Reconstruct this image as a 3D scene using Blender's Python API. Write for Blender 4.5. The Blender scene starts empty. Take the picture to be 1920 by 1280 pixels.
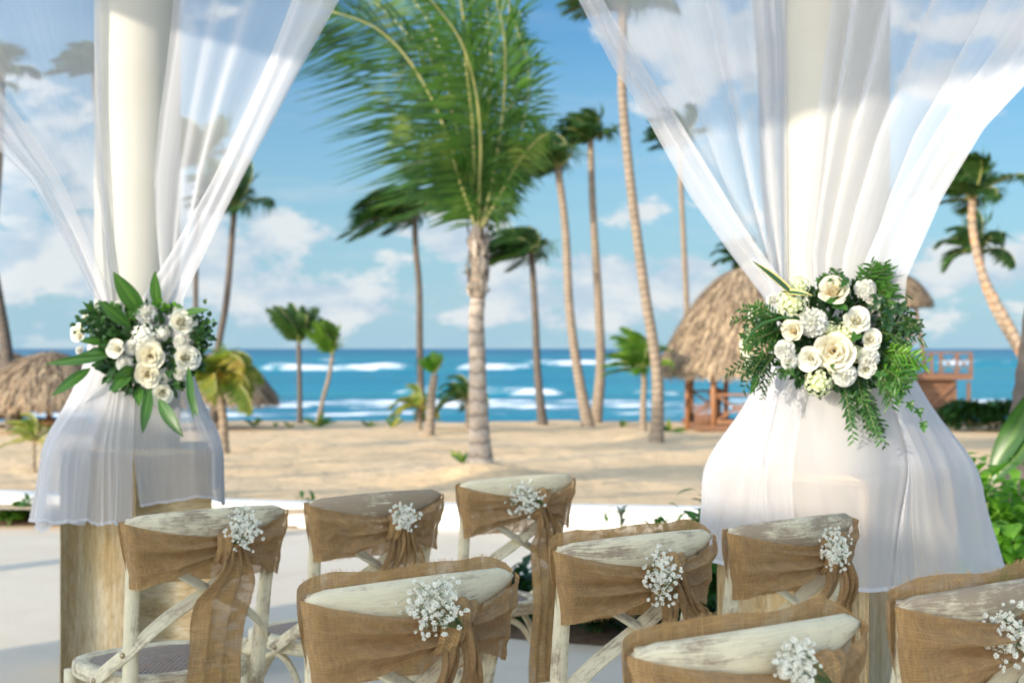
import bpy, math, random
from mathutils import Vector as V, Matrix, Euler
import mathutils.noise as mn

# ------------------------------------------------------------------ camera, sky, sun, exposure
F, H, CX, CY = 2666.667, 1.30, 960.0, 653.0
sc = bpy.context.scene
col = sc.collection
cam_d = bpy.data.cameras.new('camera'); cam = bpy.data.objects.new('camera', cam_d); col.objects.link(cam)
cam.location = (0, 0, H); cam.rotation_euler = (math.radians(90), 0, 0)
cam_d.lens = 50; cam_d.sensor_width = 36; cam_d.shift_y = 13/1920
cam_d.clip_start = 0.05; cam_d.clip_end = 30000
cam_d.dof.use_dof = True; cam_d.dof.focus_distance = 2.9; cam_d.dof.aperture_fstop = 4.6
sc.camera = cam

SUN_AZ = (-0.70, -0.714)          # towards the sun, low and behind the camera on the left
SUN_EL = 16.0
SKY_K, SUN_K, EXPO = 0.15, 2.5, 1.13
w = bpy.data.worlds.new("World"); sc.world = w; w.use_nodes = True
sd = bpy.data.lights.new('sun', 'SUN'); so = bpy.data.objects.new('sun', sd); col.objects.link(so)
sd.energy = SUN_K; sd.angle = math.radians(0.6); sd.color = (1.0, 0.88, 0.72)
_e = math.radians(SUN_EL)
sdir = V((SUN_AZ[0]*math.cos(_e), SUN_AZ[1]*math.cos(_e), math.sin(_e)))
so.rotation_euler = sdir.to_track_quat('Z', 'Y').to_euler()
so.location = (0, 0, 20)
sc.view_settings.view_transform = 'Standard'; sc.view_settings.look = 'None'
sc.view_settings.gamma = 1; sc.view_settings.use_curve_mapping = False
sc.view_settings.exposure = EXPO
sc.cycles.transparent_max_bounces = 32
sc.cycles.max_bounces = 8

class NT:
    """tiny node-tree helper"""
    def __init__(s, t): s.t = t; s.n = t.nodes; s.l = t.links
    def new(s, typ, **k):
        n = s.n.new(typ)
        for a, b in k.items(): setattr(n, a, b)
        return n
    def set(s, sock, v):
        if isinstance(v, bpy.types.NodeSocket): s.l.new(v, sock)
        else: sock.default_value = v
    def math(s, op, a, b=0.0, c=0.0, clamp=False):
        n = s.n.new('ShaderNodeMath'); n.operation = op; n.use_clamp = clamp
        s.set(n.inputs[0], a); s.set(n.inputs[1], b); s.set(n.inputs[2], c); return n.outputs[0]
    def vmath(s, op, a, b=(0, 0, 0), out=0):
        n = s.n.new('ShaderNodeVectorMath'); n.operation = op
        s.set(n.inputs[0], a); s.set(n.inputs[1], b); return n.outputs[out]
    def noise(s, vec, scale=5, detail=4, rough=0.55, out=0, dist=0.0):
        n = s.n.new('ShaderNodeTexNoise'); s.set(n.inputs['Vector'], vec)
        n.inputs['Scale'].default_value = scale; n.inputs['Detail'].default_value = detail
        n.inputs['Roughness'].default_value = rough; n.inputs['Distortion'].default_value = dist
        return n.outputs[out]
    def mapr(s, v, a, b, c=0.0, d=1.0, smooth=False):
        n = s.n.new('ShaderNodeMapRange'); n.clamp = True
        if smooth: n.interpolation_type = 'SMOOTHSTEP'
        s.set(n.inputs[0], v)
        for i, x in enumerate((a, b, c, d)): s.set(n.inputs[i+1], x)
        return n.outputs[0]
    def mix(s, f, a, b, mode='MIX'):
        n = s.n.new('ShaderNodeMix'); n.data_type = 'RGBA'; n.blend_type = mode
        s.set(n.inputs[0], f)
        for i, x in ((6, a), (7, b)):
            if not isinstance(x, bpy.types.NodeSocket): x = tuple(x) + ((1,) if len(x) == 3 else ())
            s.set(n.inputs[i], x)
        return n.outputs[2]
    def ramp(s, f, stops):
        n = s.n.new('ShaderNodeValToRGB'); s.set(n.inputs[0], f)
        cr = n.color_ramp
        while len(cr.elements) < len(stops): cr.elements.new(0.5)
        for e, (p, c) in zip(cr.elements, stops): e.position = p; e.color = tuple(c)+(1,)
        return n.outputs[0]
    def coord(s, which='Object'): return s.new('ShaderNodeTexCoord').outputs[which]
    def mapping(s, vec, scale):
        n = s.n.new('ShaderNodeMapping'); s.set(n.inputs[0], vec); n.inputs['Scale'].default_value = scale
        return n.outputs[0]
    def bump(s, h, strength=0.4, dist=0.01):
        n = s.n.new('ShaderNodeBump'); s.set(n.inputs['Height'], h)
        n.inputs['Strength'].default_value = strength; n.inputs['Distance'].default_value = dist
        return n.outputs[0]

def pdir(x, y):
    v = V(((x-CX)/F, 1, -(y-CY)/F)); return v.normalized()

def build_world():
    t = NT(w.node_tree); t.n.clear()
    out = t.new('ShaderNodeOutputWorld'); bg = t.new('ShaderNodeBackground')
    sky = t.new('ShaderNodeTexSky'); sky.sky_type = 'NISHITA'; sky.sun_disc = False
    sky.sun_elevation = _e; sky.sun_rotation = math.atan2(SUN_AZ[0], SUN_AZ[1])
    sky.air_density = 1.0; sky.dust_density = 0.6; sky.ozone_density = 1.6; sky.altitude = 0
    d = t.coord('Generated')
    skyc = t.mix(1.0, sky.outputs[0], SKY_TINT, 'MULTIPLY')
    sp0 = t.new('ShaderNodeSeparateXYZ'); t.set(sp0.inputs[0], d)
    skyc = t.mix(t.mapr(sp0.outputs[2], -.02, .22, .95, 0.0), skyc, SKY_HAZE)        # pale blue air low over the sea
    # cumulus: 3-D noise over the direction, flattened vertically; a few named cloud banks
    sep = t.new('ShaderNodeSeparateXYZ'); t.set(sep.inputs[0], d)
    st = t.mapping(d, (5.5, 5.5, 11.0))
    n1 = t.noise(st, 3.3, 10, 0.60, dist=0.10)
    st2 = t.vmath('ADD', st, (0.10, 0.0, -0.22))
    n2 = t.noise(st2, 3.3, 6, 0.56, dist=0.10)
    banks = [((540, 432), (.045, .026), .34), ((480, 450), (.02, .015), .15), ((845, 425), (.036, .020), .27), ((1130, 520), (.07, .03), .22),
             ((1330, 120), (.10, .055), .30), ((90, 250), (.11, .045), .22), ((380, 480), (.05, .03), .22),
             ((650, 560), (.06, .02), .20), ((80, 500), (.10, .035), .24), ((500, 305), (.022, .02), .20), ((980, 520), (.045, .03), .22),
             ((1150, 390), (.04, .02), .16), ((20, 380), (.03, .025), .22), ((1880, 510), (.05, .02), .18),
             ((350, 600), (.10, .02), .12), ((1000, 600), (.25, .012), .10), ((1110, 90), (.04, .02), .16), ((1850, 90), (.06, .05), .2)]
    bias = None
    for (px, py), (sx, sz), amp in banks:
        c = pdir(px, py)
        q = t.vmath('SUBTRACT', d, tuple(c))
        q = t.vmath('MULTIPLY', q, (1/sx, 1/sx*0.3, 1/sz))
        ln = t.vmath('LENGTH', q, out=1)
        g = t.mapr(ln, 1.5, 0.1, 0.0, amp, True)
        bias = g if bias is None else t.math('MAXIMUM', bias, g)
    clear = None
    for (px, py), (sx, sz), amp in [((600, 250), (.085, .085), .20), ((1060, 220), (.075, .10), .20), ((830, 60), (.10, .05), .2), ((730, 330), (.08, .04), .14), ((30, 560), (.04, .02), .1), ((1880, 330), (.06, .05), .12), ((700, 630), (.5, .012), .10), ((1240, 420), (.04, .03), .1), ((260, 120), (.06, .05), .1)]:
        q = t.vmath('MULTIPLY', t.vmath('SUBTRACT', d, tuple(pdir(px, py))), (1/sx, 1/sx*0.3, 1/sz))
        g = t.mapr(t.vmath('LENGTH', q, out=1), 1.4, 0.2, 0.0, amp, True)
        clear = g if clear is None else t.math('MAXIMUM', clear, g)
    fld = t.math('SUBTRACT', t.math('ADD', n1, t.math('MULTIPLY', bias, .80)), clear)
    low = t.mapr(sep.outputs[2], 0.0, 0.16, 0.05, -0.04)        # more broken cloud low down
    fld = t.math('ADD', fld, low)
    mask = t.mapr(fld, 0.50, 0.62, 0, 1, True)
    wisp = t.mapr(t.noise(t.mapping(d, (3, 3, 26)), 2.6, 6, .6), 0.45, 0.78, 0, 0.42, True)
    mask = t.math('MAXIMUM', mask, t.math('MULTIPLY', wisp, t.mapr(sep.outputs[2], 0.0, 0.22, 1.0, 0.25)))
    lit = t.mapr(t.math('SUBTRACT', n1, n2), -0.10, 0.12, 0, 1)
    ccol = t.mix(lit, (5.6, 6.8, 8.0), (8.3, 8.7, 8.9))
    above = t.mapr(sep.outputs[2], 0.0, 0.015, 0.25, 0.9)
    mask = t.math('MULTIPLY', mask, above)
    glow = t.mapr(t.vmath('DOT_PRODUCT', d, tuple(sdir), out=1), -.42, .85, 0, 1)      # extra warm glow added on the sun's side of the sky to fill the shade
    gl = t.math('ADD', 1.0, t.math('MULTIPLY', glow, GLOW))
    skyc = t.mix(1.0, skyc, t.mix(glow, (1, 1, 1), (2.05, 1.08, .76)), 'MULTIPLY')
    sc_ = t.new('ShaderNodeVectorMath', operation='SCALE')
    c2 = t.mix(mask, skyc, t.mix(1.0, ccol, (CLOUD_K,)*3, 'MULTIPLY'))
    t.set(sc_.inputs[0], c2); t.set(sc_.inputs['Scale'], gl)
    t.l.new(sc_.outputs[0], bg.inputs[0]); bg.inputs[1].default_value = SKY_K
    t.l.new(bg.outputs[0], out.inputs[0])
CLOUD_K = 0.30; SKY_TINT = (.175, .315, .41); SKY_HAZE = (1.30, 1.98, 2.45)
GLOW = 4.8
build_world()

# ------------------------------------------------------------------ helpers
def P(x, y, d): return V(((x-CX)/F*d, d, H-(y-CY)/F*d))
def rnd(seed): return random.Random(seed)
def lerp(a, b, t): return a+(b-a)*t
def sst(a, b, x):
    x = max(0, min(1, (x-a)/(b-a))); return x*x*(3-2*x)

class MB:
    def __init__(s): s.v = []; s.f = []; s.m = []; s.uv = []
    def vert(s, p): s.v.append((p[0], p[1], p[2])); return len(s.v)-1
    def face(s, idx, m=0, uv=None):
        s.f.append(tuple(idx)); s.m.append(m); s.uv.append(uv or [(0, 0)]*len(idx))
    def grid(s, fn, nu, nv, m=0, uvfn=None, closed=False):
        b = len(s.v)
        for i in range(nu+1):
            for j in range(nv+(0 if closed else 1)): s.vert(fn(i/nu, j/nv))
        st = nv if closed else nv+1
        for i in range(nu):
            for j in range(nv):
                j2 = (j+1) % nv if closed else j+1
                uv = None
                if uvfn: uv = [uvfn(i/nu, j/nv), uvfn((i+1)/nu, j/nv), uvfn((i+1)/nu, (j+1)/nv), uvfn(i/nu, (j+1)/nv)]
                s.face((b+i*st+j, b+(i+1)*st+j, b+(i+1)*st+j2, b+i*st+j2), m, uv)
    def box(s, c, size, m=0, rot=None, bev=0.0):
        hx, hy, hz = size[0]/2, size[1]/2, size[2]/2
        R = rot or Matrix.Identity(3); c = V(c); b = len(s.v)
        if bev <= 0:
            for z in (-hz, hz):
                for x, y in ((-hx, -hy), (hx, -hy), (hx, hy), (-hx, hy)): s.vert(c+R @ V((x, y, z)))
            for q in ((0, 3, 2, 1), (4, 5, 6, 7), (0, 1, 5, 4), (1, 2, 6, 5), (2, 3, 7, 6), (3, 0, 4, 7)):
                dims = (size[0], size[1]) if q in ((0, 3, 2, 1), (4, 5, 6, 7)) else (max(size[0], size[1]), size[2])
                s.face([b+k for k in q], m, [(0, 0), (dims[0], 0), (dims[0], dims[1]), (0, dims[1])])
            return
        # bevelled: rings
        rings = []
        for z, k in ((-hz, bev), (-hz+bev, 0), (hz-bev, 0), (hz, bev)):
            r = []
            for sx, sy in ((-1, -1), (1, -1), (1, 1), (-1, 1)):
                x0, y0 = sx*(hx-k), sy*(hy-k)
                pts = [(x0-sx*bev, y0), (x0, y0-sy*bev)]
                if sx*sy > 0: pts = pts
                else: pts = pts[::-1]
                for x, y in pts: r.append(s.vert(c+R @ V((x, y, z))))
            rings.append(r)
        for a in range(3):
            for j in range(8):
                s.face((rings[a][j], rings[a][(j+1) % 8], rings[a+1][(j+1) % 8], rings[a+1][j]), m, [(j*.1, a*.3), (j*.1+.1, a*.3), (j*.1+.1, a*.3+.3), (j*.1, a*.3+.3)])
        s.face(rings[0][::-1], m); s.face(rings[3], m)
    def tube(s, pts, rad, n=8, m=0, cap=True, flat=1.0, up=V((0, 0, 1)), power=2.0):
        """sweep; rad number/list/(a,b) list; flat squashes along 2nd axis"""
        pts = [V(p) for p in pts]; L = len(pts); rings = []; dist = 0
        T0 = None; U = None
        for i, p in enumerate(pts):
            T = (pts[min(i+1, L-1)]-pts[max(i-1, 0)]).normalized()
            if U is None:
                ref = up if abs(T.dot(up)) < .95 else V((1, 0, 0))
                U = (ref - T*ref.dot(T)).normalized()
            else:
                U = (U - T*U.dot(T)).normalized()
            W = T.cross(U)
            r = rad[i] if isinstance(rad, (list, tuple)) else rad
            ra, rb = r if isinstance(r, (list, tuple)) else (r, r*flat)
            if i: dist += (p-pts[i-1]).length
            ring = []
            for j in range(n):
                a = 2*math.pi*j/n
                ca, sa = math.cos(a), math.sin(a)
                ex = 2/power
                ca = math.copysign(abs(ca)**ex, ca); sa = math.copysign(abs(sa)**ex, sa)
                ring.append(s.vert(p + U*ca*ra + W*sa*rb))
            rings.append((ring, dist, ra))
        qm = max(r[2] for r in rings)
        for i in range(L-1):
            (r0, d0, q0), (r1, d1, q1) = rings[i], rings[i+1]; q0 = q1 = qm
            for j in range(n):
                c0, c1 = 2*math.pi*q0*j/n, 2*math.pi*q0*(j+1)/n
                s.face((r0[j], r0[(j+1) % n], r1[(j+1) % n], r1[j]), m, [(d0, c0), (d0, c1), (d1, c1), (d1, c0)])
        if cap:
            s.face(rings[0][0][::-1], m); s.face(rings[-1][0], m)
    def leaf(s, base, tip, wid, nrm, m=0, curl=0.1, seg=5, fold=0.25, bend=V((0, 0, 0)), peak=0.45):
        base, tip = V(base), V(tip); ax = tip-base; Ln = ax.length
        if Ln < 1e-6: return
        T = ax/Ln; N = V(nrm); N = N-T*N.dot(T)
        if N.length < 1e-4: N = T.orthogonal()
        N.normalize(); S = T.cross(N); b = len(s.v)
        for i in range(seg+1):
            t = i/seg
            ww = wid/2*(math.sin(math.pi*min(1, max(0, t**(math.log(.5)/math.log(peak)))))**.8) if 0 < t < 1 else wid*.03
            c = base+ax*t + N*(curl*Ln*math.sin(math.pi*t)) + bend*(t*t)
            s.vert(c+S*ww+N*ww*fold); s.vert(c); s.vert(c-S*ww+N*ww*fold)
        for i in range(seg):
            for k in (0, 1):
                a = b+i*3+k
                u0, u1 = i/seg, (i+1)/seg
                s.face((a, a+1, a+4, a+3), m, [(u0, k*.5), (u0, k*.5+.5), (u1, k*.5+.5), (u1, k*.5)])
    def build(s, name, mats, parent=None, smooth=True, loc=None, attr=None):
        me = bpy.data.meshes.new(name); me.from_pydata(s.v, [], s.f)
        if not isinstance(mats, (list, tuple)): mats = [mats]
        for m in mats: me.materials.append(m)
        uvl = me.uv_layers.new(name='UVMap')
        flat = [c for f in s.uv for uv in f for c in uv]
        uvl.data.foreach_set('uv', flat)
        if len(mats) > 1: me.polygons.foreach_set('material_index', s.m)
        me.polygons.foreach_set('use_smooth', [smooth]*len(s.f))
        if attr:
            for an, vals in attr.items():
                a = me.attributes.new(an, 'FLOAT', 'POINT'); a.data.foreach_set('value', vals)
        me.update()
        o = bpy.data.objects.new(name, me); col.objects.link(o)
        if parent is not None: o.parent = parent
        if loc is not None: o.location = loc
        return o

def tag(o, label=None, cat=None, group=None, kind=None):
    if label: o['label'] = label
    if cat: o['category'] = cat
    if group: o['group'] = group
    if kind: o['kind'] = kind
    return o
def thing(name, label, cat, loc=(0, 0, 0), rz=0, group=None):
    o = bpy.data.objects.new(name, None); col.objects.link(o)
    o.empty_display_size = .1; o.location = loc; o.rotation_euler = (0, 0, rz)
    return tag(o, label, cat, group)
def copy_tree(o, parent=None):
    c = o.copy(); col.objects.link(c); c.parent = parent
    for ch in list(o.children): copy_tree(ch, c)
    return c

# ------------------------------------------------------------------ materials
def mat(name, fn):
    m = bpy.data.materials.new(name); m.use_nodes = True; t = NT(m.node_tree); t.n.clear()
    out = t.new('ShaderNodeOutputMaterial'); t.l.new(fn(t), out.inputs[0]); return m
def princ(t, color, rough=.6, bump=None, **k):
    p = t.new('ShaderNodeBsdfPrincipled')
    if not isinstance(color, bpy.types.NodeSocket): color = tuple(color)+(1,)
    t.set(p.inputs['Base Color'], color); t.set(p.inputs['Roughness'], rough)
    if bump is not None: t.l.new(bump, p.inputs['Normal'])
    for a, b in k.items(): t.set(p.inputs[a.replace('_', ' ')], b)
    return p.outputs[0]
def leafy(name, ca, cb, scale=6, trans=.35, rough=.45, cc=None):
    def fn(t):
        c = t.coord('Object'); oi = t.new('ShaderNodeObjectInfo')
        n = t.noise(c, scale, 3)
        k = t.math('ADD', n, t.math('MULTIPLY', t.math('SUBTRACT', oi.outputs['Random'], .5), .25))
        cl = t.mix(t.mapr(k, .35, .65), ca, cb)
        if cc: cl = t.mix(t.mapr(t.noise(c, scale*.6, 2), .60, .70), cl, cc)
        p = princ(t, cl, rough, Specular_IOR_Level=.4)
        tr = t.new('ShaderNodeBsdfTranslucent'); t.set(tr.inputs[0], t.mix(1, cl, (1.5, 1.9, .7), 'MULTIPLY'))
        ms = t.new('ShaderNodeMixShader'); ms.inputs[0].default_value = trans
        t.l.new(p, ms.inputs[1]); t.l.new(tr.outputs[0], ms.inputs[2]); return ms.outputs[0]
    return mat(name, fn)

M = {}
def m_sand(t):
    c = t.coord('Object')
    a = t.noise(c, .35, 4); b = t.noise(c, 9, 5, .6); g = t.noise(c, 160, 3, .7)
    cl = t.mix(t.mapr(a, .3, .7), (.70, .475, .25), (.78, .555, .32))
    cl = t.mix(t.mapr(b, .55, .75, 0, .35), cl, (.56, .385, .21))
    cl = t.mix(t.mapr(g, .35, .7, 0, .18), cl, (.5, .35, .2))
    foot = t.noise(t.mapping(c, (1, .8, 1)), 3.2, 3, .5)
    h = t.math('ADD', t.math('MULTIPLY', foot, 1.0), t.math('MULTIPLY', b, .35))
    return princ(t, cl, .95, t.bump(h, .6, .10))
M['sand'] = mat('sand', m_sand)
def m_floor(t):
    c = t.coord('Object')
    a = t.noise(c, .9, 5); b = t.noise(c, 60, 4, .7)
    cl = t.mix(t.mapr(a, .3, .7), (.66, .57, .44), (.72, .64, .51))
    cl = t.mix(t.mapr(b, .5, .8, 0, .3), cl, (.50, .41, .30))
    cl = t.mix(t.mapr(t.noise(c, 3.5, 6, .65), .52, .72, 0, .4), cl, (.56, .45, .32))
    return princ(t, cl, .8, t.bump(b, .25, .004))
M['floor'] = mat('terrace_concrete', m_floor)
def m_soil(t):
    c = t.coord('Object'); b = t.noise(c, 18, 6, .7)
    return princ(t, t.mix(t.mapr(b, .3, .7), (.10, .06, .035), (.24, .15, .09)), .95, t.bump(b, .9, .04))
M['soil'] = mat('soil', m_soil)
def m_white(t):
    c = t.coord('Object'); b = t.noise(c, 14, 5, .6); a = t.noise(c, 2, 4)
    cl = t.mix(t.mapr(a, .4, .75, 0, .5), (.82, .80, .76), (.70, .67, .60))
    return princ(t, cl, .7, t.bump(b, .15, .01))
M['white_wall'] = mat('white_render', m_white)
def m_column(t):
    c = t.coord('Object'); b = t.noise(c, 30, 5, .6); a = t.noise(c, 2.4, 3)
    cl = t.mix(t.mapr(a, .3, .75), (.50, .485, .425), (.45, .43, .37))
    return princ(t, cl, .65, t.bump(b, .12, .006))
M['column'] = mat('column_render', m_column)
def trav(sx, sy, sz):
    def fn(t):
        c = t.coord('Object')
        v = t.mapping(c, (sx, sy, sz))
        a = t.noise(v, 5, 6, .6, dist=.6); b = t.noise(v, 42, 5, .75)
        pit = t.noise(t.mapping(c, (sx*2, sy*2, sz*2)), 26, 2, .5)
        cl = t.ramp(a, [(.30, (.36, .21, .07)), (.45, (.60, .40, .17)), (.58, (.72, .55, .31)), (.72, (.58, .42, .22))])
        cl = t.mix(t.mapr(b, .46, .64, 0, .6), cl, (.34, .21, .085))
        cl = t.mix(t.mapr(t.noise(v, 75, 4, .7), .5, .66, 0, .5), cl, (.80, .68, .46))
        cl = t.mix(t.mapr(pit, .66, .74, 0, .6), cl, (.2, .14, .07))
        return princ(t, cl, .45, t.bump(t.math('SUBTRACT', 1, pit), .2, .004))
    return fn
M['trav_v'] = mat('travertine_upright_grain', trav(3.2, 3.2, .35))
M['trav_h'] = mat('travertine_level_grain', trav(.5, .5, 3.2))

def m_wood(t, dark=.0):
    """dark > 0 shows more bare wood"""
    uv = t.coord('UV'); ob = t.coord('Object')
    oi = t.new('ShaderNodeObjectInfo')
    off = t.vmath('ADD', ob, t.vmath('MULTIPLY', (1, 1, 1), (0, 0, 0)))
    comb = t.new('ShaderNodeCombineXYZ'); t.set(comb.inputs[2], t.math('MULTIPLY', oi.outputs['Random'], 37.0))
    uvo = t.vmath('ADD', uv, comb.outputs[0])
    g = t.noise(t.mapping(uvo, (9, 150, 1)), 1.0, 5, .65, dist=1.2)
    g2 = t.noise(t.mapping(uvo, (22, 420, 1)), 1.0, 3, .6)
    obo = t.vmath('ADD', ob, comb.outputs[0])
    big = t.noise(t.mapping(obo, (.6, 1, 1.2)), 16, 6, .68)
    ring = t.new('ShaderNodeTexWave'); ring.wave_type = 'RINGS'; t.set(ring.inputs['Vector'], t.mapping(uvo, (2.2, 9, 1)))
    ring.inputs['Scale'].default_value = 3.2; ring.inputs['Distortion'].default_value = 6; ring.inputs['Detail'].default_value = 2
    wear = t.math('ADD', t.math('MULTIPLY', g, .50), t.math('MULTIPLY', big, .74))
    wear = t.math('ADD', wear, t.math('MULTIPLY', ring.outputs[1], .06))
    wear = t.math('ADD', wear, t.math('MULTIPLY', t.math('SUBTRACT', oi.outputs['Random'], .5), .10))
    k = t.mapr(wear, .66-dark, .80-dark)
    paint = t.mix(t.mapr(big, .3, .7), (.80, .70, .47), (.70, .61, .41))
    paint = t.mix(t.mapr(g2, .45, .7, 0, .45), paint, (.50, .41, .27))
    wood = t.mix(g2, (.20, .13, .08), (.36, .26, .17))
    cl = t.mix(t.math('MULTIPLY', k, .85), paint, wood)
    return princ(t, cl, .6, t.bump(t.math('SUBTRACT', t.math('MULTIPLY', g2, .5), k), .35, .002))
M['paintwood'] = mat('distressed_cream_paint', m_wood)
M['paintwood_worn'] = mat('heavily_worn_cream_paint', lambda t: m_wood(t, .13))
M['paintwood_clean'] = mat('clean_cream_paint', lambda t: m_wood(t, -.06))
M['paintwood_mid'] = mat('worn_cream_paint', lambda t: m_wood(t, .06))
def m_seatpad(t):
    uv = t.coord('UV')
    ch = t.new('ShaderNodeTexBrick'); t.set(ch.inputs['Vector'], t.mapping(uv, (1, 1, 1)))
    ch.inputs['Scale'].default_value = 1; ch.inputs['Brick Width'].default_value = .020; ch.inputs['Row Height'].default_value = .009
    ch.inputs['Mortar Size'].default_value = .0022
    ch.inputs['Color1'].default_value = (.42, .30, .20, 1); ch.inputs['Color2'].default_value = (.52, .46, .42, 1); ch.inputs['Mortar'].default_value = (.13, .08, .05, 1)
    n = t.noise(uv, 30, 3)
    cl = t.mix(t.mapr(n, .4, .6, 0, .5), ch.outputs[0], (.34, .24, .17))
    return princ(t, cl, .6, t.bump(t.math('SUBTRACT', 1, ch.outputs[1]), .6, .003))
M['pad'] = mat('woven_rattan', m_seatpad)
M['bolt'] = mat('dull_brass', lambda t: princ(t, (.42, .33, .20), .4, Metallic=.8))

def m_burlap(t):
    uv = t.coord('UV')
    wob = t.noise(uv, 34, 3, .6, out=1)
    uvw = t.vmath('ADD', uv, t.vmath('MULTIPLY', t.vmath('SUBTRACT', wob, (.5, .5, .5)), (.0035, .0035, 0)))
    sep = t.new('ShaderNodeSeparateXYZ'); t.set(sep.inputs[0], uvw)
    k = 2*math.pi/.0042
    su = t.math('SINE', t.math('MULTIPLY', sep.outputs[0], k)); sv = t.math('SINE', t.math('MULTIPLY', sep.outputs[1], k))
    wv = t.math('MULTIPLY', su, sv)
    au = t.math('ABSOLUTE', su); av = t.math('ABSOLUTE', sv)
    slubu = t.noise(t.mapping(uv, (20, 420, 1)), 1, 2, .6); slubv = t.noise(t.mapping(uv, (420, 20, 1)), 1, 2, .6)
    slub = t.math('MAXIMUM', slubu, slubv)
    big = t.noise(uv, 7, 3)
    cl = t.mix(t.mapr(slub, .40, .70), (.42, .225, .07), (.80, .505, .205))
    cl = t.mix(t.mapr(wv, -1, 1, 0, .5), cl, (.27, .15, .06))
    cl = t.mix(t.mapr(big, .35, .7, 0, .35), cl, (.55, .335, .13))
    h = t.math('ADD', t.math('MULTIPLY', wv, .5), t.math('MULTIPLY', slub, .9))
    p = princ(t, cl, .9, t.bump(h, .9, .003), Sheen_Weight=.15)
    tr = t.new('ShaderNodeBsdfTranslucent'); t.set(tr.inputs[0], t.mix(1, cl, (1.2, 1.1, .9), 'MULTIPLY'))
    ms = t.new('ShaderNodeMixShader'); ms.inputs[0].default_value = .25
    t.l.new(p, ms.inputs[1]); t.l.new(tr.outputs[0], ms.inputs[2])
    # the open gaps between the threads
    thin = t.mapr(t.noise(t.mapping(uv, (1, 1, 1)), 26, 3, .6), .42, .62, .05, .42)
    hole = t.math('MULTIPLY', t.mapr(t.math('MAXIMUM', au, av), .75, .98, 0, 1), 1.0)
    gap = t.math('MULTIPLY', t.math('ADD', t.math('MULTIPLY', hole, .35), .35), thin)
    tp = t.new('ShaderNodeBsdfTransparent'); m2 = t.new('ShaderNodeMixShader'); t.set(m2.inputs[0], gap)
    t.l.new(ms.outputs[0], m2.inputs[1]); t.l.new(tp.outputs[0], m2.inputs[2]); return m2.outputs[0]
M['burlap'] = mat('burlap', m_burlap)
M['thread'] = mat('jute_thread', lambda t: princ(t, (.55, .36, .16), .9))

def sheer(a0, name, cola=(.70, .705, .73)):
    def fn(t):
        geo = t.new('ShaderNodeNewGeometry')
        cs = t.math('ABSOLUTE', t.vmath('DOT_PRODUCT', geo.outputs['Normal'], geo.outputs['Incoming'], out=1))
        cs = t.math('MAXIMUM', cs, .2)
        uv = t.coord('UV'); n = t.noise(t.mapping(uv, (40, 1.5, 1)), 1, 3)
        a = t.math('ADD', a0-.06, t.math('MULTIPLY', n, .12))
        al = t.math('SUBTRACT', 1.0, t.math('POWER', t.math('SUBTRACT', 1.0, a), t.math('DIVIDE', 1.0, cs)))
        df = t.new('ShaderNodeBsdfDiffuse'); df.inputs[0].default_value = cola+(1,)
        tr = t.new('ShaderNodeBsdfTranslucent'); tr.inputs[0].default_value = cola+(1,)
        m1 = t.new('ShaderNodeMixShader'); m1.inputs[0].default_value = .45
        t.l.new(df.outputs[0], m1.inputs[1]); t.l.new(tr.outputs[0], m1.inputs[2])
        tp = t.new('ShaderNodeBsdfTransparent'); m2 = t.new('ShaderNodeMixShader'); t.set(m2.inputs[0], al)
        t.l.new(tp.outputs[0], m2.inputs[1]); t.l.new(m1.outputs[0], m2.inputs[2]); return m2.outputs[0]
    return mat(name, fn)
M['sheer'] = sheer(.40, 'sheer_voile')
M['sheer2'] = sheer(.52, 'sheer_voile_denser')
M['sheer4'] = sheer(.52, 'gathered_voile')
M['sheer3'] = sheer(.5, 'voile_shade_tinted', (.50, .52, .56))  # greyer copy of the voile, shade put into its colour
M['hem'] = sheer(.80, 'voile_hem')

def m_trunk(ca, cb, ringk, name, warm=None):
    def fn(t):
        uv = t.coord('UV'); ob = t.coord('Object')
        wv = t.new('ShaderNodeTexWave'); wv.bands_direction = 'X'; t.set(wv.inputs['Vector'], uv)
        wv.inputs['Scale'].default_value = ringk; wv.inputs['Distortion'].default_value = 2.5; wv.inputs['Detail'].default_value = 2; wv.inputs['Detail Scale'].default_value = 3
        n = t.noise(ob, 5, 5, .65); n2 = t.noise(t.mapping(uv, (3, 30, 1)), 1, 4)
        cl = t.mix(t.mapr(n, .3, .7), ca, cb)
        cl = t.mix(t.mapr(wv.outputs[1], .0, .35, .60, 0), cl, (.10, .08, .065))
        cl = t.mix(t.mapr(n2, .55, .75, 0, .5), cl, (.16, .12, .09))
        if warm: cl = t.mix(t.mapr(t.noise(t.mapping(uv, (5, 1.2, 1)), 1, 3), .52, .62, 0, .8), cl, warm)
        return princ(t, cl, .85, t.bump(t.math('ADD', wv.outputs[1], n), .5, .02))
    return mat(name, fn)
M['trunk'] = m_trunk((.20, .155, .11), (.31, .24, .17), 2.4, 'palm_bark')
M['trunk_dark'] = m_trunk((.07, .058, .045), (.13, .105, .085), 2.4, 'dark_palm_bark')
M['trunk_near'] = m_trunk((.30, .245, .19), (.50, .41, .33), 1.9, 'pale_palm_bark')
M['trunk_crown'] = m_trunk((.17, .135, .10), (.30, .245, .185), 3.0, 'fibrous_palm_crown', (.45, .22, .10))
M['trunk_top'] = m_trunk((.36, .25, .16), (.34, .28, .21), 2.2, 'sun_tinted_palm_bark', (.62, .30, .14))  # orange tint paints warm sunlight into the bark colour
M['boot'] = mat('fibre', lambda t: princ(t, t.mix(t.mapr(t.noise(t.mapping(t.coord('Object'), (9, 9, 2)), 2, 5), .35, .65), (.16, .12, .09), (.42, .36, .29)), .9))
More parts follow.
